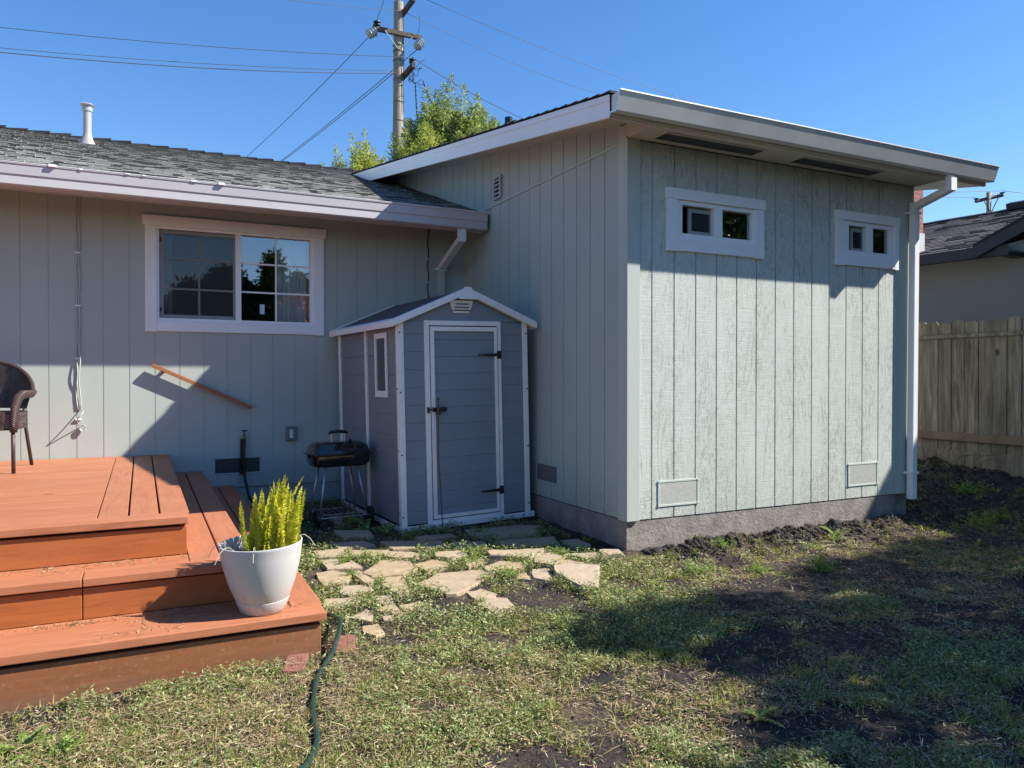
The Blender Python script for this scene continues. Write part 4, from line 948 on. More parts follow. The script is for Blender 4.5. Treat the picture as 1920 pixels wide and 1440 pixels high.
# door
mb = MB(); o0, o1, ot, ob_ = .208, .912, 1.700, .040
for (a, b, c, d) in ((o0, o0 + .042, ob_, ot), (o1 - .030, o1, ob_, ot), (o0 + .042, o1 - .030, ot - .040, ot), (o0 + .042, o1 - .030, ob_, ob_ + .030)): mb.fbox(fr_, a, b, c, d, .004, .022)
mb.build('door_frame', M['shedwhite'], shed, bevel=.003)
mb = MB(); i0, i1, it, ib = o0 + .050, o1 - .037, ot - .049, ob_ + .038
for (a, b, c, d) in ((i0, i0 + .034, ib, it), (i1 - .024, i1, ib, it), (i0 + .034, i1 - .024, it - .038, it), (i0 + .034, i1 - .024, ib, ib + .030)): mb.fbox(fr_, a, b, c, d, .006, .026)
door = mb.build('door', M['shedwhite'], shed, bevel=.003)
mb = MB(); planks(mb, fr_, i0 + .034, i1 - .024, ib + .03, it - .038, .1385, phase=.05); mb.build('door_panel', M['shed'], door, fix=False)
for zz, nm in ((1.415, ''), (.262, '')):
    mb = MB(); mb.box(o1 - .040, o1 - .004, -.032, -.0225, zz - .034, zz + .034)
    mb.hexa([(o1 - .22, -.033, zz - .003), (o1 - .04, -.033, zz - .014), (o1 - .04, -.027, zz - .014), (o1 - .22, -.027, zz - .003), (o1 - .22, -.033, zz + .006), (o1 - .04, -.033, zz + .014), (o1 - .04, -.027, zz + .014), (o1 - .22, -.027, zz + .006)])
    mb.cyl((o1 - .040, -.034, zz - .034), (o1 - .040, -.034, zz + .034), .006, n=10); mb.build('hinge', M['black'], shed, bevel=.001)
mb = MB(); mb.box(.218, .236, -.034, -.0225, .945, .995); mb.box(.262, .385, -.040, -.0265, .955, .99); mb.box(.29, .325, -.052, -.0405, .93, .985); mb.cyl((.225, -.038, .975), (.39, -.038, .975), .006, n=10)
mb.build('latch', M['black'], shed, bevel=.002)
# side window
swin = frame((0, 0, 0), Y, Z, -X)
mb = MB(); a0, a1, c0, c1_ = .245, .535, 1.075, 1.615
for (a, b, c, d) in ((a0, a0 + .033, c0, c1_), (a1 - .033, a1, c0, c1_), (a0 + .033, a1 - .033, c1_ - .045, c1_), (a0 + .033, a1 - .033, c0, c0 + .055)): mb.fbox(swin, a, b, c, d, .010, .026)
sw = mb.build('window', M['shedwhite'], shed, bevel=.003)
mb = MB(); mb.quad(swin(a0 + .03, c0 + .05, .0135), swin(a1 - .03, c0 + .05, .0135), swin(a1 - .03, c1_ - .04, .0135), swin(a0 + .03, c1_ - .04, .0135))
pm, nt, b = newmat('frosted_pane'); setc(nt, b, (.07, .075, .08)); b.inputs['Roughness'].default_value = .25; mb.build('pane', pm, sw, fix=False)
mb = MB(); mb.tube([(-.988, 1.235, 1.06), (-.985, 1.232, .6), (-.965, 1.19, .02)], [.006, .006, .005], 8); mb.lathe([(.001, 0), (.014, .004), (.012, .02), (.004, .03)], (-.988, 1.235, 1.055), 10)
tag(mb.build('stake', paint('rusty_metal', (.13, .085, .06), .8, .3, 50), loc=(-.97, 1.2, .02)), 'thin rusty metal stake leaning against the shed door', 'stake')

# ------------------------------------------------------------------ grill
gr_ = thing('charcoal_grill', 'small black lidded charcoal grill on grey tube legs beside the shed', 'grill', (-1.635, 1.93, 0), (0, 0, rad(4)))
enam, nt, b = newmat('black_enamel'); setc(nt, b, (.010, .011, .014)); b.inputs['Roughness'].default_value = .12; b.inputs['Coat Weight'].default_value = .5
def rr(hx, hy, r, z, n=6):
    pts = []
    for cx, cy, a0 in ((hx - r, hy - r, 0), (-hx + r, hy - r, 90), (-hx + r, -hy + r, 180), (hx - r, -hy + r, 270)):
        for k in range(n + 1): a = rad(a0 + 90 * k / n); pts.append((cx + r * math.cos(a), cy + r * math.sin(a), z))
    return pts
def loft(mb, secs):
    n = len(secs[0]); vs = [p for s_ in secs for p in s_]
    fs = [(i * n + j, i * n + (j + 1) % n, (i + 1) * n + (j + 1) % n, (i + 1) * n + j) for i in range(len(secs) - 1) for j in range(n)]
    mb.add(vs, fs + [tuple(range(n - 1, -1, -1)), tuple((len(secs) - 1) * n + j for j in range(n))])
HX, HY = .245, .155
mb = MB(); loft(mb, [rr(HX - .05, HY - .05, .05, .488), rr(HX - .022, HY - .022, .06, .495), rr(HX - .004, HY - .004, .06, .525), rr(HX, HY, .05, .585), rr(HX + .018, HY + .018, .05, .592), rr(HX + .018, HY + .018, .05, .597)])
mb.build('bowl', enam, gr_, smooth=True, sharp=30)
mb = MB(); loft(mb, [rr(HX + .022, HY + .022, .05, .598), rr(HX + .022, HY + .022, .05, .603), rr(HX + .002, HY + .002, .05, .606), rr(HX - .018, HY - .03, .05, .668), rr(HX - .04, HY - .065, .05, .692), rr(HX - .07, HY - .09, .04, .697)])
lid = mb.build('lid', enam, gr_, smooth=True, sharp=35)
srod = metal('steel_rod', (.5, .5, .5), .3)
for u in (-.055, .055):
    mb = MB(); mb.cyl((u, 0, .69), (u, 0, .765), .004, n=8); mb.build('handle_post', srod, lid)
mb = MB(); mb.tube([(-.085, 0, .764), (-.07, 0, .774), (0, 0, .782), (.07, 0, .774), (.085, 0, .764)], [.008, .013, .015, .013, .008], 10); mb.build('handle', M['black'], lid, smooth=True)
mb = MB(); mb.lathe([(.001, 0), (.014, .003), (.017, .015), (.012, .026), (.001, .03)], (.075, -.09, .69), 14); mb.build('vent_knob', M['black'], lid, smooth=True)
legm = metal('grey_tube', (.42, .43, .45), .45)
for sx, sy in ((-1, -1), (1, -1), (-1, 1), (1, 1)):
    mb = MB(); mb.cyl((sx * .135, sy * .10, .50), (sx * .205, sy * .155, .085 if sy < 0 else .02), .0105, n=12); mb.build('leg', legm, gr_, smooth=True)
for sx in (-1, 1):
    mb = MB(); mb.tube([(sx * .215, -.16, .075), (sx * .245, -.16, .075)], [.074, .074], 28); mb.tube([(sx * .213, -.16, .075), (sx * .249, -.16, .075)], [.03, .03], 14)
    mb.build('wheel', M['black'], gr_, bevel=.005)
mb = MB(); mb.cyl((-.25, -.16, .075), (.25, -.16, .075), .005, n=8)
for k in range(9): mb.cyl((-.19 + k * .0475, -.145, .10), (-.19 + k * .0475, .145, .10), .0022, n=6)
mb.cyl((-.2, -.15, .10), (.2, -.15, .10), .004, n=6); mb.cyl((-.2, .15, .10), (.2, .15, .10), .004, n=6); mb.cyl((-.2, -.15, .10), (-.2, .15, .10), .004, n=6); mb.cyl((.2, -.15, .10), (.2, .15, .10), .004, n=6)
mb.build('rack', legm, gr_)

# ------------------------------------------------------------------ wicker chair
ch = thing('wicker_chair', 'brown wicker armchair standing on the deck at the left edge', 'chair', (-4.240, 2.343, .54), (0, 0, rad(-5)))
wm, nt, b = newmat('brown_wicker'); c = ramp(nt, island(nt), [(0, (.028, .017, .015)), (.5, (.055, .034, .029)), (1, (.105, .068, .058))])
setc(nt, b, c); b.inputs['Roughness'].default_value = .42; b.inputs['Specular IOR Level'].default_value = .5
wm2, nt, b = newmat('wrapped_wicker')
wv_ = N(nt, 'ShaderNodeTexWave', bands_direction='DIAGONAL'); wv_.inputs['Scale'].default_value = 26; wv_.inputs['Distortion'].default_value = 1.5; nt.links.new(coords(nt, (1, 1, 1.6)), wv_.inputs[0])
setc(nt, b, ramp(nt, wv_.outputs[1], [(.15, (.014, .009, .008)), (.5, (.055, .034, .029)), (.9, (.11, .072, .062))])); b.inputs['Roughness'].default_value = .45; bump(nt, b, wv_.outputs[1], .8, .006)
lm = paint('brown_metal_leg', (.055, .038, .032), .4, .2, 30)
def plan(t):   # barrel in plan: t 0..1 from right front over back to left front
    a = -0.25 * math.pi * 0 + math.pi * t; x = .30 * math.cos(a); y = .02 + .30 * math.sin(a)
    return x, y
def weave(mb, fn, rows, K, amp=.0035, w_=.0075, ph=2):
    for i in range(rows):
        v = (i + .5) / rows; pts = []; 
        for k in range(K + 1):
            u = k / K; p, n = fn(u, v); s_ = math.sin((k + (i // 1) * ph) * math.pi / 2 + math.pi / 4)
            pts.append(Vector(p) + Vector(n) * amp * s_)
        vs = []; fs = []
        for k, p in enumerate(pts):
            vs += [p + Vector((0, 0, w_ * .55)), p - Vector((0, 0, w_ * .55))]
        for k in range(K): 
            mb.add([vs[2 * k], vs[2 * k + 1], vs[2 * k + 3], vs[2 * k + 2]], [(0, 1, 2, 3)])
def back(u, v):
    x, y = plan(.02 + .96 * u); s_ = math.sin(math.pi * (.02 + .96 * u)); top = .56 + .26 * s_ ** 1.2; z = .46 + (top - .46) * v * (1 if True else 0)
    lean = .05 * v * s_; q = math.hypot(x, y - .02)
    n = (x / q, (y - .02) / q, 0); return (x * (1 + .10 * v), y + lean * 1.2, z), n
mb = MB(); weave(mb, back, 38, 150, w_=.0105)
Kb = 40
for i in range(Kb):
    (p0, n0), (p1, n1), (p2, n2), (p3, n3) = back(i / Kb, .01), back((i + 1) / Kb, .01), back((i + 1) / Kb, .99), back(i / Kb, .99)
    mb.quad(*[Vector(p) + Vector(n) * .0005 for p, n in ((p0, n0), (p1, n1), (p2, n2), (p3, n3))])
bk = mb.build('backrest', wm, ch, fix=False)
mb = MB(); pts = []
for k in range(60):
    u = k / 59; p, n = back(u, 1.0); pts.append((p[0] + n[0] * .012, p[1] + n[1] * .012, p[2] + .004))
mb.tube(pts, .017, 10); mb.build('top_rim', wm2, bk, smooth=True)
for sx in (-1, 1):
    mb = MB(); p, n = back(0 if sx > 0 else 1, 1.0)
    path = [(p[0] + sx * .012, p[1] + .05, p[2] + .02), (p[0] + sx * .01, p[1] - .04, p[2] + .005), (sx * .315, -.14, .575), (sx * .305, -.22, .55), (sx * .295, -.262, .49), (sx * .288, -.27, .38), (sx * .285, -.27, .30)]
    mb.tube(path, [.022, .03, .032, .032, .030, .027, .026], 14); mb.build('arm', wm2, ch, smooth=True)
    mb = MB(); mb.cyl((sx * .282, -.27, .32), (sx * .285, -.275, 0), .0135, n=12); mb.build('leg', lm, ch, smooth=True)
    mb = MB(); mb.tube([(sx * .245, .22, .55), (sx * .255, .25, .3), (sx * .285, .295, 0)], .0135, 12); mb.build('leg', lm, ch, smooth=True)
    mb = MB(); mb.tube([(sx * .283, -.26, .335), (sx * .262, .24, .335)], .011, 10); mb.build('side_rail', lm, ch, smooth=True)
def seat(u, v):
    a = 2 * math.pi * u; r_ = .29; e = 5
    x = r_ * abs(math.cos(a)) ** (2 / e) * (1 if math.cos(a) >= 0 else -1); y = -.015 + .275 * abs(math.sin(a)) ** (2 / e) * (1 if math.sin(a) >= 0 else -1)
    q = math.hypot(x, y); return (x, y, .315 + .125 * v), (x / q, y / q, 0)
mb = MB(); weave(mb, seat, 12, 200, w_=.0115); mb.box(-.27, .27, -.27, .24, .33, .432); mb.build('seat', wm, ch, fix=False)

# ------------------------------------------------------------------ fence on the right
fence = thing('fence', 'weathered grey wooden board fence along the right side of the yard', 'fence', (4.72, 1, .2))
def fence_mat(name, c0, c1):
    m, nt, b = newmat(name); g = noise(nt, coords(nt, (1, 1, .07)), 26, 6, .65, 1.0); k = noise(nt, coords(nt, (1, 1, .3)), 4, 4)
    oi = N(nt, 'ShaderNodeObjectInfo')
    c = ramp(nt, g, [(.3, c0), (.55, tuple((a + b_) / 2 for a, b_ in zip(c0, c1))), (.75, c1)])
    c = mix(nt, ramp(nt, k, [(.45, g1(0)), (.7, g1(.65))]), c, tuple(x * .5 for x in c0))
    c = mix(nt, math_(nt, 'MULTIPLY', oi.outputs['Random'], .65), c, (.15, .12, .095))
    kn = N(nt, 'ShaderNodeTexVoronoi'); kn.inputs['Scale'].default_value = 3.2; nt.links.new(coords(nt, (1, 1, .55)), kn.inputs['Vector'])
    c = mix(nt, ramp(nt, kn.outputs[0], [(0.045, g1(0.85)), (0.09, g1(0))]), c, (.03, .02, .015))
    st_ = noise(nt, coords(nt, (1, 1, .12)), 9, 5, .75, .6); c = mix(nt, ramp(nt, st_, [(.54, g1(0)), (.68, g1(.7))]), c, (.055, .045, .035))
    setc(nt, b, c); b.inputs['Roughness'].default_value = .9; bump(nt, b, g, .8, .008); return m
M['fence'] = fence_mat('weathered_fence_wood', (.085, .068, .052), (.42, .36, .29)); M['fence_new'] = fence_mat('brown_fence_rail', (.20, .12, .065), (.33, .21, .12))
y = -2.2; k = 0
while y < 5.2:
    wd = .137 + random.uniform(-.003, .004); t = 1.845 + random.uniform(-.014, .014); x0 = 4.715 + random.uniform(-.003, .004); cc = .022; l = random.uniform(-.006, .006)
    mb = MB(); prof = [(y, .24), (y + wd, .24), (y + wd + l, t - cc), (y + wd - cc + l, t), (y + cc + l, t), (y + l, t - cc)]
    mb.extrude(prof, x0, x0 + .016, lambda a, p, q: (a, p, q)); mb.build('fence_board', M['fence'], fence)
    y += wd + random.uniform(.004, .011); k += 1
mb = MB(); mb.box(4.675, 4.7135, -2.2, 5.2, 1.665, 1.705); mb.build('rail', M['fence'], fence, bevel=.003)
mb = MB(); mb.box(4.672, 4.7135, -2.2, 5.2, .565, .652); mb.build('rail', M['fence_new'], fence, bevel=.003)
mb = MB(); mb.box(4.677, 4.7135, -2.2, 5.2, .16, .462); mb.build('kickboard', M['fence'], fence, bevel=.003)
for yy in (-1.6, .8, 3.2):
    mb = MB(); mb.box(4.733, 4.82, yy, yy + .09, 0, 1.82); mb.build('post', M['fence'], fence)

# ------------------------------------------------------------------ neighbour's house
nb = thing('house', 'grey stucco house with dark shingle roof and black fascia beyond the fence', 'house', (6.75, 1.4, 0))
ang = rad(7.0); NU = Vector((-math.sin(ang), math.cos(ang), 0)); NX = Vector((math.cos(ang), math.sin(ang), 0)); O = Vector((6.52, 1.28, 0))
NF = lambda u, x, z: O + NU * u + NX * x + Z * z      # u along eave (away), x behind eave, z height
mb = MB(); mb.hexa([NF(-6, .45, -.2), NF(8, .45, -.2), NF(8, 6, -.2), NF(-6, 6, -.2), NF(-6, .45, 2.85), NF(8, .45, 2.85), NF(8, 6, 2.85), NF(-6, 6, 2.85)]); mb.build('wall', M['stucco'], nb)
ps_ = .322; cn = 1 / math.sqrt(1 + ps_ ** 2); RU = (NX + Z * ps_) * cn; RNN = (Z - NX * ps_) * cn
NR = frame(NF(0, 0, 2.905), NU, RU, RNN); LR2 = 3.45 / cn
mb = MB(); mb.fbox(NR, -.02, 8, 0, LR2, -.05, -.001); shingles(mb, NR, -.02, 7.5, 0, LR2, expo=.14, tl=.006, th=.014)
NR2 = frame(NF(0, 6.9, 2.905), NU, (-NX + Z * ps_) * cn, (Z + NX * ps_) * cn); mb.fbox(NR2, -.02, 8, 0, LR2, -.05, -.001)
nroof = mb.build('roof', [M['shingle_nbr'], M['butt']], nb, fix=False)
mb = MB(); u = -1.0
while u < 7.5:
    mb.fbox(NR, u, u + .27, LR2 - .13, LR2 + .01, .004, .022 + random.uniform(0, .012)); u += .22
mb.build('ridge_cap', M['shingle_dark'], nroof)
mb = MB(); mb.hexa([NF(-.12, -.02, 2.775), NF(8, -.02, 2.775), NF(8, .02, 2.775), NF(-.12, .02, 2.775), NF(-.12, -.02, 2.895), NF(8, -.02, 2.895), NF(8, .02, 2.895), NF(-.12, .02, 2.895)])
mb.hexa([NF(-.14, -.04, 2.77), NF(.0, -.04, 2.77), NF(.0, .40, 2.77), NF(-.14, .40, 2.77), NF(-.14, -.04, 2.90), NF(.0, -.04, 2.90), NF(.0, .40, 3.0), NF(-.14, .40, 3.0)])
mb.hexa([NF(0, .02, 2.80), NF(8, .02, 2.80), NF(8, .45, 2.83), NF(0, .45, 2.83), NF(0, .02, 2.81), NF(8, .02, 2.81), NF(8, .45, 2.84), NF(0, .45, 2.84)]); mb.build('fascia', M['black_trim'], nb)
# cross gable towards the viewer: ridge runs along NX
gs = .45
def gpt(u, x, o): return NF(u, x, 2.93 + gs * (0.25 - u if u > -3.2 else (u + 6.65)) * 1.0 + o)
mb = MB()
for (ua, ub) in ((.25, -3.2), (-3.2001, -6.65)):
    mb.hexa([gpt(ua, -.10, -.02), gpt(ub, -.10, -.02), gpt(ub, 4, -.02), gpt(ua, 4, -.02), gpt(ua, -.10, .015), gpt(ub, -.10, .015), gpt(ub, 4, .015), gpt(ua, 4, .015)])
mb.build('roof', M['shingle_dark'], nb)
mb = MB()
for (ua, ub) in ((.25, -3.2), (-3.2001, -6.65)):
    mb.hexa([gpt(ua, -.09, -.17), gpt(ub, -.09, -.17), gpt(ub, -.05, -.17), gpt(ua, -.05, -.17), gpt(ua, -.09, -.021), gpt(ub, -.09, -.021), gpt(ub, -.05, -.021), gpt(ua, -.05, -.021)])
mb.build('rake_board', M['black_trim'], nb)
mb = MB(); mb.add([NF(-.1, .449, 2.8), NF(-6.3, .449, 2.8), NF(-3.2, .449, 4.25)], [(0, 1, 2)]); mb.build('gable_wall', M['stucco'], nb, fix=False)
# ridge vent box
mb = MB(); vu = .70
mb.fbox(NR, vu, vu + .62, LR2 - .17, LR2 - .02, .02, .13); mb.build('roof_vent', M['black_trim'], nroof, bevel=.01)
mb = MB(); mb.hexa([NR(vu - .35, LR2 - .2, .02), NR(vu - .002, LR2 - .2, .02), NR(vu - .002, LR2 - .02, .02), NR(vu - .35, LR2 - .02, .02), NR(vu - .30, LR2 - .15, .04), NR(vu - .002, LR2 - .18, .13), NR(vu - .002, LR2 - .03, .13), NR(vu - .30, LR2 - .03, .04)]); mb.build('vent_flashing', M['white_dirty'], nroof)
# chimney
cpos = Vector((6.44, 2.72, 0))
def bricky():
    m, nt, b = newmat('red_brick'); br = N(nt, 'ShaderNodeTexBrick'); br.inputs['Color1'].default_value = (.42, .17, .12, 1); br.inputs['Color2'].default_value = (.30, .11, .08, 1); br.inputs['Mortar'].default_value = (.12, .10, .09, 1)
    br.inputs['Scale'].default_value = 1; br.inputs['Mortar Size'].default_value = .008; br.inputs['Brick Width'].default_value = .20; br.inputs['Row Height'].default_value = .068
    nt.links.new(coords(nt, (1, 1, 1), (rad(90), 0, 0)), br.inputs[0]); setc(nt, b, br.outputs[0]); b.inputs['Roughness'].default_value = .9; return m
mb = MB(); mb.box(cpos.x - .27, cpos.x + .27, cpos.y - .3, cpos.y + .3, 3.25, 4.05); mb.box(cpos.x - .31, cpos.x + .31, cpos.y - .34, cpos.y + .34, 4.051, 4.10); chm = mb.build('chimney', bricky(), nb)
mb = MB(); mb.box(cpos.x - .285, cpos.x + .285, cpos.y - .315, cpos.y + .315, 2.98, 3.26); mb.build('chimney_flashing', paint('galvanised', (.6, .6, .62), .4), chm)

# ------------------------------------------------------------------ utility poles and wires
def pole_mat():
    m, nt, b = newmat('grey_pole_wood'); g = noise(nt, coords(nt, (1, 1, .05)), 22, 6, .7, .4)
    setc(nt, b, ramp(nt, g, [(.3, (.17, .13, .095)), (.55, (.34, .29, .225)), (.75, (.50, .45, .38))])); b.inputs['Roughness'].default_value = .9; bump(nt, b, g, .6, .02); return m
pm_ = pole_mat(); insm = paint('glazed_ceramic', (.42, .48, .49), .15, .05); armm = paint('dark_crossarm_wood', (.10, .08, .06), .85, .3, 12, .3)
up = thing('utility_pole', 'tall grey wooden utility pole with crossarms rising behind the roof', 'utility pole', (3.04, 14.9, 0))
mb = MB(); mb.tube([(3.0, 14.9, 0), (3.03, 14.9, 6), (3.06, 14.9, 11.27)], [.165, .145, .125], 20); mb.build('pole', pm_, up, smooth=True, sharp=40)
mb = MB()
for zz in (10.1, 9.95, 9.2, 8.6, 9.7, 8.1): mb.tube([(3.05, 14.9, zz - .008), (3.05, 14.9, zz + .008)], [.146, .146], 20)
mb.build('band', metal('dark_steel_band', (.12, .12, .12), .6), up)
for (nm, P_) in (('crossarm', (2.31, 3.66, 14.70, 14.79, 10.31, 10.43)),):
    mb = MB(); mb.box(*P_); mb.build(nm, armm, up, bevel=.006)
mb = MB(); mb.box(3.16, 3.26, 14.10, 15.1, 9.27, 9.40); mb.build('crossarm', armm, up, bevel=.006)
mb = MB(); mb.box(3.15, 3.25, 14.05, 15.1, 10.96, 11.08); mb.build('crossarm', armm, up, bevel=.006)
mb = MB(); mb.cyl((2.62, 14.68, 10.34), (2.98, 14.75, 9.98), .014, n=6); mb.cyl((3.40, 14.68, 10.34), (3.12, 14.75, 10.05), .014, n=6); mb.build('arm_brace', M['sage_metal'], up)
def insulator(c, parent, mat, s=1.0, d=(0, 0, 1), n=3):
    mb = MB(); c = Vector(c); d = Vector(d).normalized(); pts = []; rs = []
    for k in range(n):
        for (t, r) in ((0, .03), (.012, .08), (.040, .10), (.055, .035)): pts.append(c + d * (k * .075 + t) * s); rs.append(r * s)
    mb.tube(pts, rs, 14); return mb.build('insulator', mat, parent, smooth=True)
insulator((2.36, 14.66, 10.26), up, insm, 1.25, (-.75, -.2, -.55), 3); insulator((3.60, 14.66, 10.25), up, insm, 1.25, (-.45, -.3, -.8), 3)
insulator((2.42, 14.75, 10.43), up, M['black'], 1.0, (0, 0, 1), 2); insulator((3.2, 14.2, 9.40), up, M['black'], .9, (0, 0, 1), 2)
mb = MB()
for k in range(14):
    a = Vector((3.22, 14.35 + random.uniform(-.2, .2), 9.22 + random.uniform(-.15, .15))); e = a + Vector((random.uniform(-.1, .45), random.uniform(-.2, .2), random.uniform(-.25, .3)))
    m_ = (a + e) / 2 + Vector((random.uniform(-.1, .1), 0, random.uniform(-.25, .1))); mb.tube([a, (a + m_) / 2 + Vector((.02, 0, -.05)), m_, (m_ + e) / 2, e], .007, 5)
mb.tube([(3.14, 14.78, 10.9), (3.16, 14.75, 9.8), (3.13, 14.76, 9.0), (3.16, 14.77, 8.3)], .010, 5)
mb.tube([(3.5, 14.7, 10.3), (3.55, 14.6, 10.6), (3.55, 14.6, 10.9)], .005, 5)
mb.build('jumper_wire', M['black'], up)
wiremat = paint('wire', (.05, .055, .07), .5, .1)
def wire(a, b, sag, label, r=.009, nm='overhead_wire', mid=None):
    a, b = Vector(a), Vector(b); K = 24; pts = [a.lerp(b, k / K) - Vector((0, 0, 4 * sag * (k / K) * (1 - k / K))) for k in range(K + 1)]
    mb = MB(); mb.tube(pts, r, 6); o = mb.build(nm, wiremat, loc=tuple(a), smooth=True); tag(o, label, 'wire', 'overhead wires at the utility pole'); return o
wire((3.2, 14.2, 9.57), (-6.02, 12.64, 7.85), .10, 'upper of the wires running left from the utility pole', .007)
wire((3.0, 14.78, 9.39), (-6.02, 12.64, 7.46), .10, 'upper of the close pair of wires running left from the pole', .006)
wire((3.0, 14.78, 9.33), (-6.02, 12.64, 7.38), .13, 'lower and thicker of the close pair of wires running left', .009)
wire((3.06, 14.78, 10.98), (-.77, 13.41, 9.9), .02, 'topmost short wire leaving the picture left of the pole', .006)
wire((3.2, 14.2, 9.57), (13.07, 21.07, 10.76), .35, 'wire from the lower arm down right over the tree', .011)
wire((3.16, 14.7, 10.95), (15.57, 19.85, 11.98), .35, 'wire from the pole top passing behind the extension roof corner', .007)
wire((4.34, 16.48, 12.37), (19.58, 17.86, 11.32), .25, 'highest wire crossing the sky right of the pole', .008)
wire((2.13, 14.56, 10.0), (.06, 27.5, 9.48), .1, 'wire slanting down left from the white insulator', .009)
wire((3.48, 14.6, 9.98), (1.3, 26.89, 9.42), .08, 'upper slanting wire with a dark splice passing behind the pole', .010)
wire((3.16, 14.95, 9.6), (1.2, 26.89, 9.30), .08, 'lower slanting wire passing behind the pole', .010)
wire((2.42, 14.75, 10.6), (1.94, 12.07, 10.17), .01, 'short wire rising from the dark insulator out of the picture', .007)
wire((3.3, 14.5, 9.05), (11.16, 22.02, 11.0), .3, 'faint lowest wire running right behind the tree', .007)
def twisted(a, b, label):
    a, b = Vector(a), Vector(b); K = 60; mb = MB()
    for ph in (0, 3.14): mb.tube([a.lerp(b, k / K) - Vector((0, 0, .5 * (k / K) * (1 - k / K))) + Vector((math.cos(k * .8 + ph), 0, math.sin(k * .8 + ph))) * .013 for k in range(K + 1)], .010, 5)
    tag(mb.build('service_drop', M['black'], loc=tuple(a), smooth=True), label, 'wire', 'overhead wires at the utility pole')
twisted((3.5, 14.2, 9.0), (2.47, 10.1, 6.6), 'twisted black service cable descending into the tree'); twisted((3.3, 14.25, 8.95), (2.2, 10.79, 6.3), 'steeper twisted black service cable beside the pole')
dpole = thing('utility_pole', 'distant small utility pole with one crossarm above the dark roof', 'utility pole', (32.4, 17.1, 0))
mb = MB(); mb.cyl((32.4, 17.1, 0), (32.4, 17.1, 9.9),   .11, .10, n=12); mb.build('pole', pm_, dpole, smooth=True)
aD = Vector((31.82, 17.37, 9.47)); bD = Vector((32.98, 16.8, 9.77)); mb = MB(); mb.tube([aD, bD], .08, 4); mb.build('crossarm', armm, dpole)
for q in (aD, bD):
    o = insulator(q.lerp((aD + bD) / 2, .06) + Vector((0, 0, .08)), dpole, M['black'], 1.2, (0, 0, 1), 1)
mb = MB(); mb.tube([aD.lerp(bD, .22) + Vector((0, -.1, 0)), (32.4, 17.0, 8.9)], .025, 4); mb.tube([aD.lerp(bD, .78) + Vector((0, -.1, 0)), (32.4, 17.0, 8.9)], .025, 4); mb.build('arm_brace', armm, dpole)
wire(aD + Vector((0, 0, .2)), (24.0, 18.5, 9.1), .0, 'thin wire to the left end of the distant crossarm', .012)
wire(bD + Vector((0, 0, .2)), (25.0, 17.0, 9.0), .0, 'thin wire to the right end of the distant crossarm', .012)
wire(bD + Vector((0, 0, .2)), (42.0, 15.5, 9.9), .0, 'thin wire leaving the distant crossarm to the right', .014)

# ------------------------------------------------------------------ trees
barkm = paint('bark', (.11, .085, .06), .9, .3, 12, .5, (1, 1, .3))
def crown_sprays(centers, axes, lens, nleaf, ll, lw, spread, droop=.5, rng=RNG):
    """sprays of leaves along each axis"""
    n = len(centers); idx = np.repeat(np.arange(n), nleaf); t = rng.random(len(idx)) ** .8
    C0 = centers[idx]; A = axes[idx]; Ls = lens[idx]
    rad_ = spread * (1 - t) ** .7 * (.4 + .6 * rng.random(len(idx))); o = rng.normal(size=(len(idx), 3)); o /= np.linalg.norm(o, axis=1, keepdims=True)
    P = C0 + A * (t * Ls)[:, None] + o * rad_[:, None]
    Dd = o * .8 + A * (.5) + rng.normal(size=o.shape) * .35; Dd[:, 2] -= droop; Dd /= np.linalg.norm(Dd, axis=1, keepdims=True)
    s_ = (1 - .55 * t)
    return leaves(P, Dd, ll * s_ * rng.uniform(.7, 1.25, len(idx)), lw * s_, .12)
def limbs(base, tips, r0, parent, hfork=.35):
    mb = MB(); base = Vector(base); top = Vector(np.mean(tips, axis=0)); fork = base.lerp(top, hfork)
    mb.tube([base, base.lerp(fork, .5) + Vector((.04, .02, 0)), fork, fork.lerp(top, .5), top], [r0, r0 * .85, r0 * .7, r0 * .4, r0 * .12], 12)
    for tp in tips:
        tp = Vector(tp); s_ = fork.lerp(top, random.uniform(0, .6)); m_ = s_.lerp(tp, .5) + Vector((0, 0, -.08)); mb.tube([s_, m_, tp], [r0 * .4, r0 * .22, .008], 7)
    return mb.build('trunk', barkm, parent, smooth=True)
grn = leaf_mat('soft_green_leaf', [(0, (.10, .14, .04)), (.35, (.21, .27, .08)), (.7, (.36, .43, .17)), (1, (.52, .56, .32))], .42)
yel = leaf_mat('yellow_green_leaf', [(0, (.17, .22, .05)), (.5, (.35, .40, .10)), (1, (.56, .54, .16))], .4)
def make_tree(label, base, centre, semi, n, nleaf, ll, lw, mat, spr=(.35, .8), spread=.16, up=1.3, r0=.16, zmin=-1, extra=None, droop=.5, seed=1, name='tree', group=None):
    rng = np.random.default_rng(seed); t = thing(name, label, 'tree', base, group=group)
    d = rng.normal(size=(n, 3)); d /= np.linalg.norm(d, axis=1, keepdims=True); r = rng.random(n) ** .4
    Cc = np.array(centre) + d * np.array(semi) * r[:, None] * .82; A = d * .8; A[:, 2] += up * (0.5 + .5 * rng.random(n)); A /= np.linalg.norm(A, axis=1, keepdims=True)
    Ls = rng.uniform(spr[0], spr[1], n) * (.6 + .5 * np.clip(d[:, 2], 0, 1))
    if extra is not None:
        for (p, ax_, l_) in extra: Cc = np.vstack([Cc, p]); A = np.vstack([A, np.array(ax_) / np.linalg.norm(ax_)]); Ls = np.append(Ls, l_)
    V, Qd = crown_sprays(Cc, A, Ls, nleaf, ll, lw, spread, droop, rng)
    np_mesh('crown', V, Qd, mat, t); limbs(base, [tuple(c) for c in Cc[rng.choice(len(Cc), min(14, len(Cc)), replace=False)]], r0, t); return t
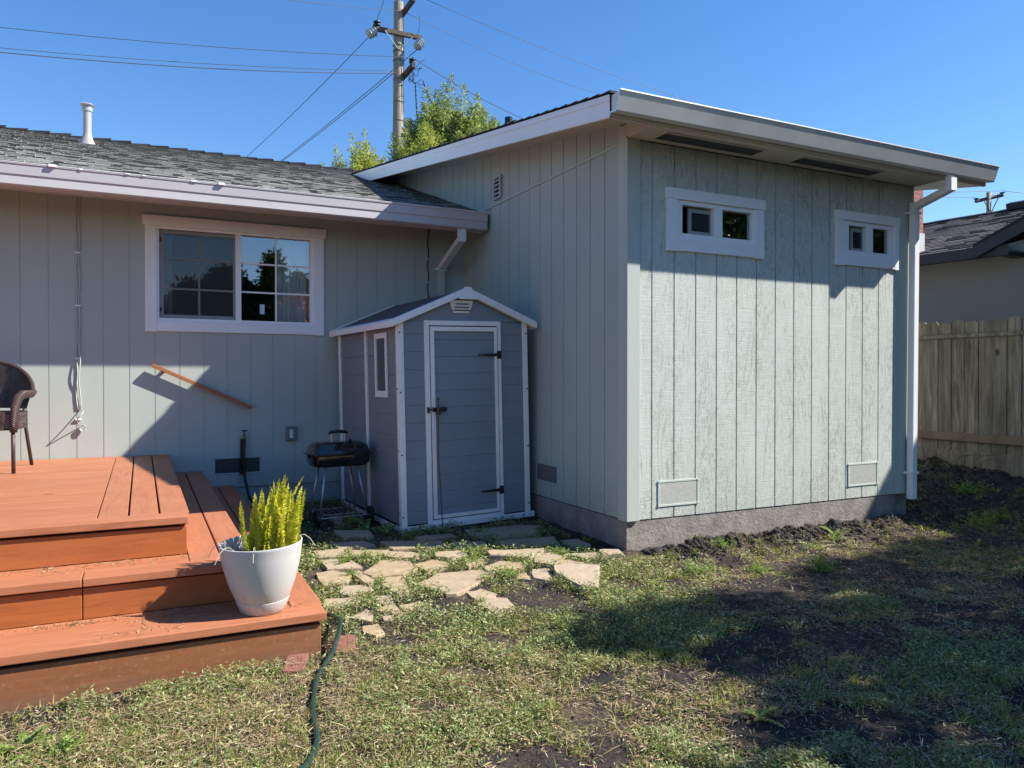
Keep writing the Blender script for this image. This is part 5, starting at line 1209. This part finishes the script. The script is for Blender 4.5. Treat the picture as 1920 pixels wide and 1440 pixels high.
ex = [((px_, 10, pz_), (dx_, 0, 1), pl_) for px_, pz_, dx_, pl_ in ((2.0, 6.15, .1, 1.0), (2.45, 6.35, 0, .95), (2.62, 6.45, 0, 1.05), (2.85, 6.4, .05, .95), (3.15, 6.2, .1, .85), (3.45, 5.95, .15, .85), (3.72, 5.7, .2, .8), (1.7, 5.6, -.05, .8), (2.25, 6.0, 0, .9), (3.3, 6.1, 0, .8), (1.45, 5.4, -.1, .7))]
make_tree('feathery light green tree rising behind the roofs beside the pole', (2.4, 10.1, 0), (2.72, 10.1, 5.35), (1.22, 1.1, 1.25), 460, 270, .14, .034, grn, spread=.22, extra=ex, seed=3)
make_tree('low yellow green tree in front of the pole foot', (1.75, 9.4, 0), (1.82, 9.3, 4.72), (.66, .5, .92), 120, 200, .12, .03, yel, spread=.18, seed=5)
make_tree('small sparse tree top left of the pole above the ridge', (.3, 8.7, 0), (.36, 8.6, 4.45), (.45, .4, .55), 60, 170, .11, .028, yel, spread=.15, seed=8, extra=[((.0, 8.6, 4.5), (-.1, 0, 1), .8), ((.24, 8.6, 4.7), (-.05, 0, 1), .85), ((-.22, 8.6, 4.35), (-.2, 0, 1), .6), ((.55, 8.6, 4.5), (.1, 0, 1), .45), ((-.48, 8.6, 4.25), (-.25, 0, 1), .55), ((-.36, 8.6, 4.2), (-.1, 0, 1), .6), ((-.12, 8.6, 4.45), (.05, 0, 1), .6)])

# shade trees standing to the right of the viewer (outside the picture); crown shaped from the shadow outline it casts on the yard
SH = [(3.9, -1.02), (3.20,-0.91),(2.76,-0.66),(2.23,-0.60),(1.64,-0.80),(1.13,-0.76),(0.76,-0.86),(0.57,-1.32),(0.44,-1.42),(0.24,-1.13),(-0.09,-1.03),(-0.48,-1.07),(-0.87,-1.05),(-1.15,-1.17),(-1.28,-1.32),(-1.18,-1.48),(-1.02,-1.62),(-0.80,-1.70),(-0.82,-1.91),(-0.80,-2.14),(-0.90,-2.29),(-1.10,-2.43),(-1.35,-2.50),(-1.50,-2.62),(-1.2,-3.9),(3.9,-4.6)]
shd = thing('tree', 'leafy shade tree at the right of the yard outside the view', 'tree', (5.6, -4.3, -.05))
npts = 5200; gx = RNG.uniform(-1.7, 3.9, npts * 3); gy = RNG.uniform(-4.6, -.5, npts * 3); ok = inpoly(gx, gy, SH)
gap = fbm(gx, gy, 1.5, 3)
ok &= (gap > .30) | (gx > .6)
ok &= ~(((gx - .52) ** 2 + (gy + 1.45) ** 2 < .10 ** 2))
gx = gx[ok][:npts]; gy = gy[ok][:npts]
hh = 2.6 + 2.0 * RNG.random(len(gx)) + .8 * fbm(gx, gy, .5, 2); tt = hh / SUN.z
Pc = np.stack([gx + SUN.x * tt, gy + SUN.y * tt, -.03 + hh], 1)
idx_ = np.repeat(np.arange(len(Pc)), 7); o = RNG.normal(size=(len(idx_), 3)) * .055; P_ = Pc[idx_] + o; Dd = RNG.normal(size=P_.shape); Dd /= np.linalg.norm(Dd, axis=1, keepdims=True)
V, Qd = leaves(P_, Dd, .10, .055, .1)
grn2 = leaf_mat('deep_green_leaf', [(0, (.035, .065, .015)), (.6, (.08, .13, .03)), (1, (.14, .18, .05))], .15)
np_mesh('crown', V, Qd, grn2, shd); limbs((5.6, -4.3, -.05), [tuple(c) for c in Pc[::240]], .17, shd, .3)
# trees and shrubs along the far side of the yard, behind the viewer: they show as reflections in the windows
def back_tree(label, x, y, h, w_, kind, seed, mat):
    rng = np.random.default_rng(seed); t = thing('tree' if kind != 'shrub' else 'shrub', label, 'tree' if kind != 'shrub' else 'shrub', (x, y, -.08))
    n = 620; u = rng.random(n)
    if kind == 'conifer': z = h * (.12 + .88 * u ** 1.3); rr_ = w_ * (1 - z / h) ** .9 + .05
    else: z = h * (.15 + .85 * u); rr_ = w_ * np.sqrt(np.clip(1 - ((z / h - .5) / .52) ** 2, 0.02, 1))
    a = rng.random(n) * 6.283; q = rr_ * rng.random(n) ** .35; Cc = np.stack([x + q * np.cos(a), y + q * np.sin(a), z], 1)
    idx_ = np.repeat(np.arange(n), 26); P_ = Cc[idx_] + rng.normal(size=(len(idx_), 3)) * .13; Dd = rng.normal(size=P_.shape); Dd[:, 2] += .2; Dd /= np.linalg.norm(Dd, axis=1, keepdims=True)
    V, Qd = leaves(P_, Dd, .16, .08, .1); np_mesh('crown', V, Qd, mat, t)
    mb = MB(); mb.cyl((x, y, -.1), (x, y, h * .8), .12, .03, n=8); mb.build('trunk', barkm, t, smooth=True)
rust = leaf_mat('rust_leaf', [(0, (.25, .06, .02)), (1, (.42, .12, .03))], .3)
drk = leaf_mat('dark_hedge_leaf', [(0, (.018, .035, .012)), (.6, (.04, .065, .02)), (1, (.10, .12, .04))], .2)
for i, (lb, x, y, h, w_, k_, m_) in enumerate((
    ('broad dark shrub behind the viewer at the far left', -5.2, -14, 3.2, 1.8, 'shrub', drk), ('rounded dark shrub behind the viewer left of centre', -2.9, -14, 3.3, 1.2, 'shrub', drk), ('tall dense shrub straight behind the viewer', -1.7, -14, 4.0, 1.0, 'shrub', drk), ('taller dark shrub beside the pointed conifer', -.75, -14, 4.5, .8, 'shrub', drk), ('narrow dark shrub left of the pointed conifer', -.05, -14.2, 4.0, .55, 'shrub', drk),
    ('pointed conifer behind the viewer', .62, -14, 5.0, .95, 'conifer', grn2), ('round rust coloured shrub behind the viewer', .78, -11, 3.3, .42, 'shrub', rust),
    ('second smaller conifer behind the viewer', 1.45, -14, 4.4, .8, 'conifer', grn2), ('third conifer at the right end of the back row', 2.5, -14, 4.1, .9, 'conifer', grn2),
('mixed green shrub right of the conifers', 4.4, -14, 2.5, 1.2, 'shrub', grn2), ('large tree at the right rear of the yard', 8.5, -7.0, 6.5, 2.6, 'broad', grn2), ('large dark tree beyond the right rear fence', 12.0, -4.0, 7.0, 2.8, 'broad', drk))):
    back_tree(lb, x, y, h, w_, k_, 40 + i, m_)

# ------------------------------------------------------------------ ground cover
def blocked(x, y):
    b = (y > -0.02) & (x > -0.03) & (x < 3.12)
    b |= (x < -2.36) & (y > -.97); b |= (y > YA - .02); b |= (x > -1.30) & (x < -.05) & (y > 1.27)
    for p in SPOLY: b |= inpoly(x, y, p)
    b |= (x > 4.66)
    for p, q in zip(pts_hose[:-1:4], pts_hose[4::4]):
        ax_, ay_ = p[0], p[1]; bx_, by_ = q[0] - ax_, q[1] - ay_; t = np.clip(((x - ax_) * bx_ + (y - ay_) * by_) / (bx_ * bx_ + by_ * by_), 0, 1)
        b |= ((x - ax_ - t * bx_) ** 2 + (y - ay_ - t * by_) ** 2) < (.017 + .012 * (fbm(x, y, 9, 2) - .4)) ** 2
    return b
def dens(x, y):
    """0..1 how green the ground is"""
    g = .5 * fbm(x + 3, y + 1, .9, 3) + .5 * fbm(x - 7, y + 5, 2.6, 4); d = .06 + .94 * sst(.445, .565, g)
    d = d * (1 - .98 * np.exp(-((y + .20) / .30) ** 2) * sst(-.1, .3, x))          # bare soil along the wall
    d = d * (1 - .88 * sst(1.6, 2.6, x) * sst(-1.5, -.7, y))
    for cx, cy, r in ((-2.0, -.98, .12), (-1.55, -1.15, .14), (-1.95, -2.35, .22), (-2.1, -1.72, .1), (-.2, -1.25, .25), (-.9, -2.0, .22), (.35, -1.1, .3), (-1.2, -.55, .16), (-2.6, -2.35, .15), (1.4, -1.1, .5), (-1.35, -1.02, .12)):
        d = d * (1 - .92 * np.exp(-(((x - cx) ** 2 + (y - cy) ** 2) / r ** 2)))
    return d
HOLES = ((-2.0, -.98, .13), (-1.55, -1.15, .13), (-1.95, -2.33, .2), (-2.12, -1.72, .11), (-1.62, -.55, .10), (-1.05, -1.85, .13), (.35, -1.1, .3), (-1.25, -.62, .13), (-2.66, -2.3, .16), (1.2, -1.15, .45), (-.95, -1.05, .14), (0.0, -1.9, .3), (.9, -2.0, .35), (-.45, -.62, .12), (-2.0, -1.25, .08))
def hole(x, y):
    h = sst(.60, .68, fbm(x + 31, y + 7, 2.1, 3))
    for cx, cy, r in HOLES: h = np.maximum(h, sst(1.15, .55, np.hypot(x - cx, y - cy) / r + .9 * (fbm(x, y, 7, 3) - .5)))
    return h * (1 - .85 * sst(-2.75, -2.95, x))
def region(n, x0, x1, y0, y1):
    # denser near the viewer
    x = RNG.uniform(x0, x1, n); y = RNG.uniform(y0, y1, n)
    dx = x + 3.142; dy = y + 4.468; f = dx * .4435 + dy * .896; r = dx * .896 - dy * .4435
    vis = (f > 1.6) & (np.abs(r / f) < .74); return x[vis], y[vis]
clover = leaf_mat('clover_leaf', [(0, (.11, .15, .045)), (.35, (.20, .26, .085)), (.7, (.30, .365, .145)), (.9, (.42, .455, .22)), (1, (.52, .43, .23))], .25)
grass_ = leaf_mat('grass_blade', [(0, (.12, .16, .035)), (.45, (.24, .28, .07)), (.8, (.36, .37, .13)), (1, (.50, .43, .22))], .3)
straw_ = leaf_mat('dry_straw', [(0, (.18, .115, .06)), (.4, (.32, .22, .12)), (.85, (.48, .37, .21)), (1, (.66, .57, .40))], .1)
weedm = leaf_mat('weed_leaf', [(0, (.13, .20, .04)), (.5, (.24, .33, .08)), (1, (.38, .44, .15))], .35)
# low clover / knotweed leaves
x, y = region(1300000, -3.9, 5, -3.6, 3.0); k = dens(x, y); far = sst(.0, -2.5, y) if False else np.clip((-y + .5) / 3, .25, 1)
k = k * (1 - .75 * sst(-2.25, -2.7, x) * sst(-1.0, -1.4, y)) * (1 - .97 * hole(x, y))
keep = (RNG.random(len(x)) < k * far * .95) & ~blocked(x, y); x = x[keep][:300000]; y = y[keep][:300000]
z = gzn(x, y) + RNG.random(len(x)) * (.012 + .05 * dens(x, y)) * (.3 + fbm(x, y, 6, 2)) + .002
az = RNG.random(len(x)) * 6.283; el = RNG.uniform(.0, .75, len(x)); Dd = np.stack([np.cos(az) * np.cos(el), np.sin(az) * np.cos(el), np.sin(el)], 1)
fs_ = 1 + .5 * np.clip((y + 2.2) / 2.5, 0, 1)
up_ = np.tile(np.array([0, 0, 1.]), (len(x), 1)); rl1 = np.cross(Dd, np.cross(up_ + RNG.normal(size=Dd.shape) * .35, Dd)); rl1 = np.cross(Dd, rl1) * 0 + (up_ + RNG.normal(size=Dd.shape) * .35)
p1 = leaves(np.stack([x, y, z], 1), Dd, RNG.uniform(.009, .022, len(x)) * fs_, RNG.uniform(.004, .0085, len(x)) * fs_, .2, roll=rl1)
gc_ = np_mesh('clover_cover', p1[0], p1[1], clover); tag(gc_, 'low green clover and knotweed growing in patches over the yard', 'ground cover', kind='stuff')
# grass blades
x, y = region(700000, -3.9, 5, -3.6, 3.0); k = .25 + .75 * sst(.42, .6, fbm(x - 5, y + 8, 2.0, 3)); k = k * (.45 + dens(x, y)) * (.35 + .65 * sst(.3, -1.2, x)) * (1 + 1.2 * sst(-2.3, -2.8, x)) * (1 - .95 * hole(x, y))
keep = (RNG.random(len(x)) < k * np.clip((-y + .5) / 3, .15, 1) * .8) & ~blocked(x, y); x = x[keep][:150000]; y = y[keep][:150000]
z = gzn(x, y); az = RNG.random(len(x)) * 6.283; el = RNG.uniform(.35, 1.45, len(x)); Dd = np.stack([np.cos(az) * np.cos(el), np.sin(az) * np.cos(el), np.sin(el)], 1)
p2 = leaves(np.stack([x, y, z], 1), Dd, RNG.uniform(.02, .06, len(x)), .0045, .25, shape=.3)
o = np_mesh('grass', p2[0], p2[1], grass_); tag(o, 'short thin yellow green grass blades scattered over the yard', 'grass', kind='stuff')
# taller tufts
nt_ = 900; tx, ty = region(26000, -3.9, 4.5, -3.5, .9); kk = (RNG.random(len(tx)) < .12 + .3 * dens(tx, ty)) & ~blocked(tx, ty) & (hole(tx, ty) < .4); tx = tx[kk][:nt_]; ty = ty[kk][:nt_]
ti = np.repeat(np.arange(len(tx)), 22); x = tx[ti] + RNG.normal(size=len(ti)) * .014; y = ty[ti] + RNG.normal(size=len(ti)) * .014; hgt = RNG.uniform(.5, 1.2, len(tx))[ti]
az = RNG.random(len(x)) * 6.283; el = RNG.uniform(.35, 1.35, len(x)); Dd = np.stack([np.cos(az) * np.cos(el), np.sin(az) * np.cos(el), np.sin(el)], 1)
pt = leaves(np.stack([x, y, gzn(x, y)], 1), Dd, RNG.uniform(.03, .065, len(x)) * hgt, .0042, .35, shape=.3)
o = np_mesh('grass_tufts', pt[0], pt[1], grass_); tag(o, 'longer tufts of yellow green grass standing out of the yard', 'grass', kind='stuff')
# straw and dry thatch lying flat
x, y = region(1000000, -3.9, 5, -3.6, 1.3); k = .30 + .9 * sst(.45, .62, fbm(x + 11, y - 4, 1.1, 4)); k = (k + .32) * (1 + .9 * sst(-2.25, -2.7, x)) * (1 - .30 * dens(x, y)) * (1 - .88 * hole(x, y)); k = k * (1 - .75 * np.exp(-((y + .2) / .25) ** 2) * sst(-.1, .3, x))
keep = (RNG.random(len(x)) < k * np.clip((-y + .7) / 3, .12, 1) * .75) & ~blocked(x, y); x = x[keep][:210000]; y = y[keep][:210000]
z = gzn(x, y) + .001 + RNG.random(len(x)) * (.012 + .03 * dens(x, y)); az = RNG.random(len(x)) * 6.283; el = RNG.normal(size=len(x)) * .16; Dd = np.stack([np.cos(az) * np.cos(el), np.sin(az) * np.cos(el), np.sin(el)], 1)
Ls = RNG.uniform(.010, .042, len(x)); lng = RNG.random(len(x)) < .03; Ls[lng] = RNG.uniform(.05, .15, lng.sum())
rl = np.tile(np.array([0, 0, 1.]), (len(x), 1)) + RNG.normal(size=(len(x), 3)) * .3
p3 = leaves(np.stack([x, y, z], 1), Dd, Ls, RNG.uniform(.002, .0045, len(x)), .05, roll=rl, shape=.5)
o = np_mesh('dry_thatch', p3[0], p3[1], straw_); tag(o, 'tan dry thatch and straw lying on the soil', 'straw', kind='stuff')
# straw on the steps
sx_, sy_, sz_ = [], [], []
for (n, x0, x1, ym, sd, zf) in ((130, -3.9, -2.95, -.37, .022, z2), (60, -3.75, -3.0, -.40, .05, z2), (260, -3.8, -2.66, -.645, .022, z3), (130, -3.2, -2.75, -.70, .045, z3), (50, -3.3, -2.9, -.84, .05, z3), (25, -2.7, -2.4, -.80, .08, z3), (12, -2.93, -2.7, .0, .5, z2)):
    for k in range(n):
        xx = random.uniform(x0, x1) if random.random() < .5 else random.choice((x0 + .35 * (x1 - x0), x0 + .7 * (x1 - x0))) + random.gauss(0, .05); yy = ym + abs(random.gauss(0, sd)) * (-1)
        if zf is z3 and yy < -.955: continue
        sx_.append(xx); sy_.append(yy); sz_.append(zf(xx, yy) + .001 + random.random() * .006)
P_ = np.stack([sx_, sy_, sz_], 1); az = RNG.random(len(P_)) * 6.283; el = RNG.random(len(P_)) * .12; Dd = np.stack([np.cos(az) * np.cos(el), np.sin(az) * np.cos(el), np.sin(el)], 1)
V, Qd = leaves(P_, Dd, RNG.uniform(.012, .05, len(P_)), RNG.uniform(.0015, .004, len(P_)), .06, roll=np.tile(np.array([0, 0, 1.]), (len(P_), 1)) + RNG.normal(size=(len(P_), 3)) * .3)
o = np_mesh('straw_litter', V, Qd, straw_); tag(o, 'bits of dry straw littering the deck steps', 'straw', kind='stuff')
# soil clods
def clods(n, fn, smin, smax, name, label):
    ico = bmesh.new(); bmesh.ops.create_icosphere(ico, subdivisions=1, radius=1); bv = np.array([v.co[:] for v in ico.verts]); bf = np.array([[v.index for v in f.verts] for f in ico.faces]); ico.free()
    Vs = []; Fs = []
    for i in range(n):
        x, y = fn(); s_ = smin + (smax - smin) * RNG.random() ** 2.5; d = 1 + .9 * (RNG.random(len(bv)) - .5); v = bv * d[:, None] * s_ * RNG.uniform(.7, 1.2, 3)
        v = v + np.array([x, y, float(gzn(x, y)) + s_ * .25]); Vs.append(v); Fs.append(bf + i * len(bv))
    o = np_mesh(name, np.concatenate(Vs), np.concatenate(Fs), M['clod']); tag(o, label, 'soil', kind='stuff')
clods(11000, lambda: (.1 + 2.9 * RNG.random(), -.03 - abs(RNG.normal()) * .16), .002, .017, 'soil_clods', 'dark crumbly soil clods heaped along the extension foundation')
clods(170, lambda: (.1 + 2.8 * RNG.random(), -.05 - abs(RNG.normal()) * .12), .016, .042, 'soil_lumps', 'larger lumps of dark soil in the heap by the extension wall')
clods(4000, lambda: (RNG.uniform(3.1, 4.66), RNG.uniform(-1.0, 1.6)), .004, .024, 'soil_mound', 'dark loose soil banked against the fence')
clods(4500, lambda: (RNG.uniform(-2.8, 2.5), RNG.uniform(-2.8, -.5)), .002, .007, 'soil_crumbs', 'small dark soil crumbs on the bare patches')

# individual weeds
def weed(x, y, s, n, label, kind='rosette', mat=None, z=None):
    rng = np.random.default_rng(int(abs(x * 1000 + y * 77)) + 3); z = float(gzn(x, y)) if z is None else z; parts_ = []
    if kind == 'rosette':
        for i in range(n):
            a = i * 2.4 + rng.random() * .5; el = rng.uniform(.25, 1.15); L = s * rng.uniform(.6, 1.1); K = 5
            for j in range(K):      # toothed leaf from several lobes
                t = j / K; e2 = el - t * .9; p = np.array([x, y, z]) + np.array([math.cos(a) * math.cos(el), math.sin(a) * math.cos(el), math.sin(el)]) * L * t - np.array([0, 0, 1]) * L * .35 * t * t
                d = np.array([math.cos(a) * math.cos(e2), math.sin(a) * math.cos(e2), math.sin(e2)]); sd = np.array([-math.sin(a), math.cos(a), 0])
                for sg in (-1, 0, 1):
                    dd = d + sd * sg * .9; dd /= np.linalg.norm(dd); parts_.append(leaves(p[None], dd[None], L * (.36 if sg == 0 else .22) * (1 - .3 * t), L * .11, .05, roll=np.cross(dd, sd + np.array([0, 0, .01]))[None] if sg == 0 else np.array([[0, 0, 1.]])))
    else:
        for i in range(n * 2):
            a = rng.random() * 6.28; el = rng.uniform(.15, 1.35); L = s * rng.uniform(.5, 1.2); m_ = 11
            t = np.linspace(.1, 1, m_); base = np.array([x, y, z]) + rng.normal(size=3) * np.array([.22, .22, 0]) * s
            P_ = base[None] + np.stack([math.cos(a) * math.cos(el) * L * t, math.sin(a) * math.cos(el) * L * t, math.sin(el) * L * t - .2 * L * t * t], 1)
            for r_ in range(2):
                dd = rng.normal(size=P_.shape); dd[:, 2] = abs(dd[:, 2]) * .6; dd /= np.linalg.norm(dd, axis=1, keepdims=True); parts_.append(leaves(P_, dd, s * .17 * (1.1 - .5 * t), s * .055, .15))
    V, Qd, _ = cat([(p[0], p[1]) for p in parts_]); o = np_mesh('weed', V, Qd, mat or weedm, loc=(x, y, z)); tag(o, label, 'weed', 'weeds in the yard'); return o
W_ = [(1.64, -.42, .17, 9, 'tall bright green blade weed in the soil before the wall', 'rosette'), (.62, -.33, .12, 5, 'small leggy weed growing against the foundation', 'bush'), (-1.05, .36, .15, 9, 'bright dandelion weed at the shadow edge of the path', 'rosette'), (-1.38, .60, .11, 7, 'smaller dandelion weed left of the bright one', 'rosette'),
 (4.30, .72, .20, 7, 'broad leaved dandelion on the soil mound by the fence', 'rosette'), (3.30, -.50, .17, 26, 'sunlit bushy weed clump on the right', 'bush'), (3.62, -.52, .15, 22, 'right neighbour of the sunlit weed clump', 'bush'), (3.45, -.38, .14, 18, 'weed clump just behind the sunlit one', 'bush'),
 (3.95, .05, .17, 20, 'shaded leafy weed at the foot of the mound', 'bush'), (-2.80, -1.93, .09, 30, 'mint green weed clump at the bottom beside the hose', 'bush'), (-3.52, -1.37, .17, 14, 'upright weed in front of the lowest step at the left', 'rosette'), (-3.40, -1.45, .12, 22, 'feathery weed right of the upright one', 'bush'),
 (-1.50, 1.50, .20, 12, 'shaded broad leaved weed between grill and shed', 'rosette'), (-1.42, 1.22, .15, 12, 'shaded weed by the shed corner', 'rosette'), (-1.72, 2.55, .15, 12, 'shaded weed behind the grill', 'rosette'), (-1.55, 1.75, .16, 16, 'shaded weed under the grill', 'bush'), (-1.28, 1.02, .12, 14, 'shaded low weed in front of the shed corner', 'bush'),
 (-1.86, 2.75, .14, 10, 'shaded weed against the house wall', 'rosette'), (-1.95, .46, .10, 20, 'bright leafy weed right of the pot', 'bush'), (-1.78, .52, .08, 16, 'small weed between the left flagstones', 'bush'), (-1.96, .18, .09, 18, 'leafy weed left of the kite shaped flagstone', 'bush'),
 (-1.83, -.02, .07, 12, 'small dandelion before the upright flagstone', 'rosette'), (-1.14, .14, .08, 18, 'grey green weed between path stones', 'bush'), (-.86, .02, .09, 14, 'leafy weed beside the pentagon flagstone', 'bush'), (-.50, .10, .10, 12, 'leggy weed near the foundation corner', 'bush'), (-.30, .16, .10, 10, 'weed behind the low corner flagstone', 'bush'),
 (-1.06, -.22, .09, 26, 'thick clover tuft right of the largest flagstone', 'bush'), (-2.05, -1.08, .09, 8, 'broad leaved weed in the middle left grass', 'rosette'), (.10, -.62, .10, 22, 'sunlit clover tuft before the soil heap', 'bush'), (.55, -.72, .10, 22, 'pale grey green weed at the shadow border', 'bush'), (1.00, -.85, .12, 24, 'shaded leafy weed in the yard middle', 'bush'),
 (2.05, -.72, .14, 7, 'spiky shaded grass weed near the right', 'rosette'), (2.7, -.85, .14, 8, 'shaded dandelion at the far right', 'rosette'), (-1.05, -2.35, .10, 10, 'dark rosette weed at the bottom', 'rosette'), (-.75, .95, .10, 10, 'shaded weed by the shed door', 'bush'), (-.22, .72, .08, 10, 'shaded weed near the foundation side', 'bush'), (-.12, .36, .08, 10, 'weed against the side foundation', 'bush')]
for (x, y, s_, n, lb, k_) in W_: weed(x, y, s_, n, lb, k_)
# dry twigs by the fence
mb = MB()
for k in range(9):
    a = Vector((4.55, .2 + k * .08, .33)); e = a + Vector((.05, random.uniform(-.35, .25), random.uniform(.08, .32))); mb.tube([a, (a + e) / 2 + Vector((-.03, .03, .04)), e], .0025, 5)
tag(mb.build('dry_vine', paint('dry_vine_stem', (.10, .06, .04), .8), loc=(4.55, .5, .33)), 'thin bare vine stems leaning on the fence kickboard', 'vine')
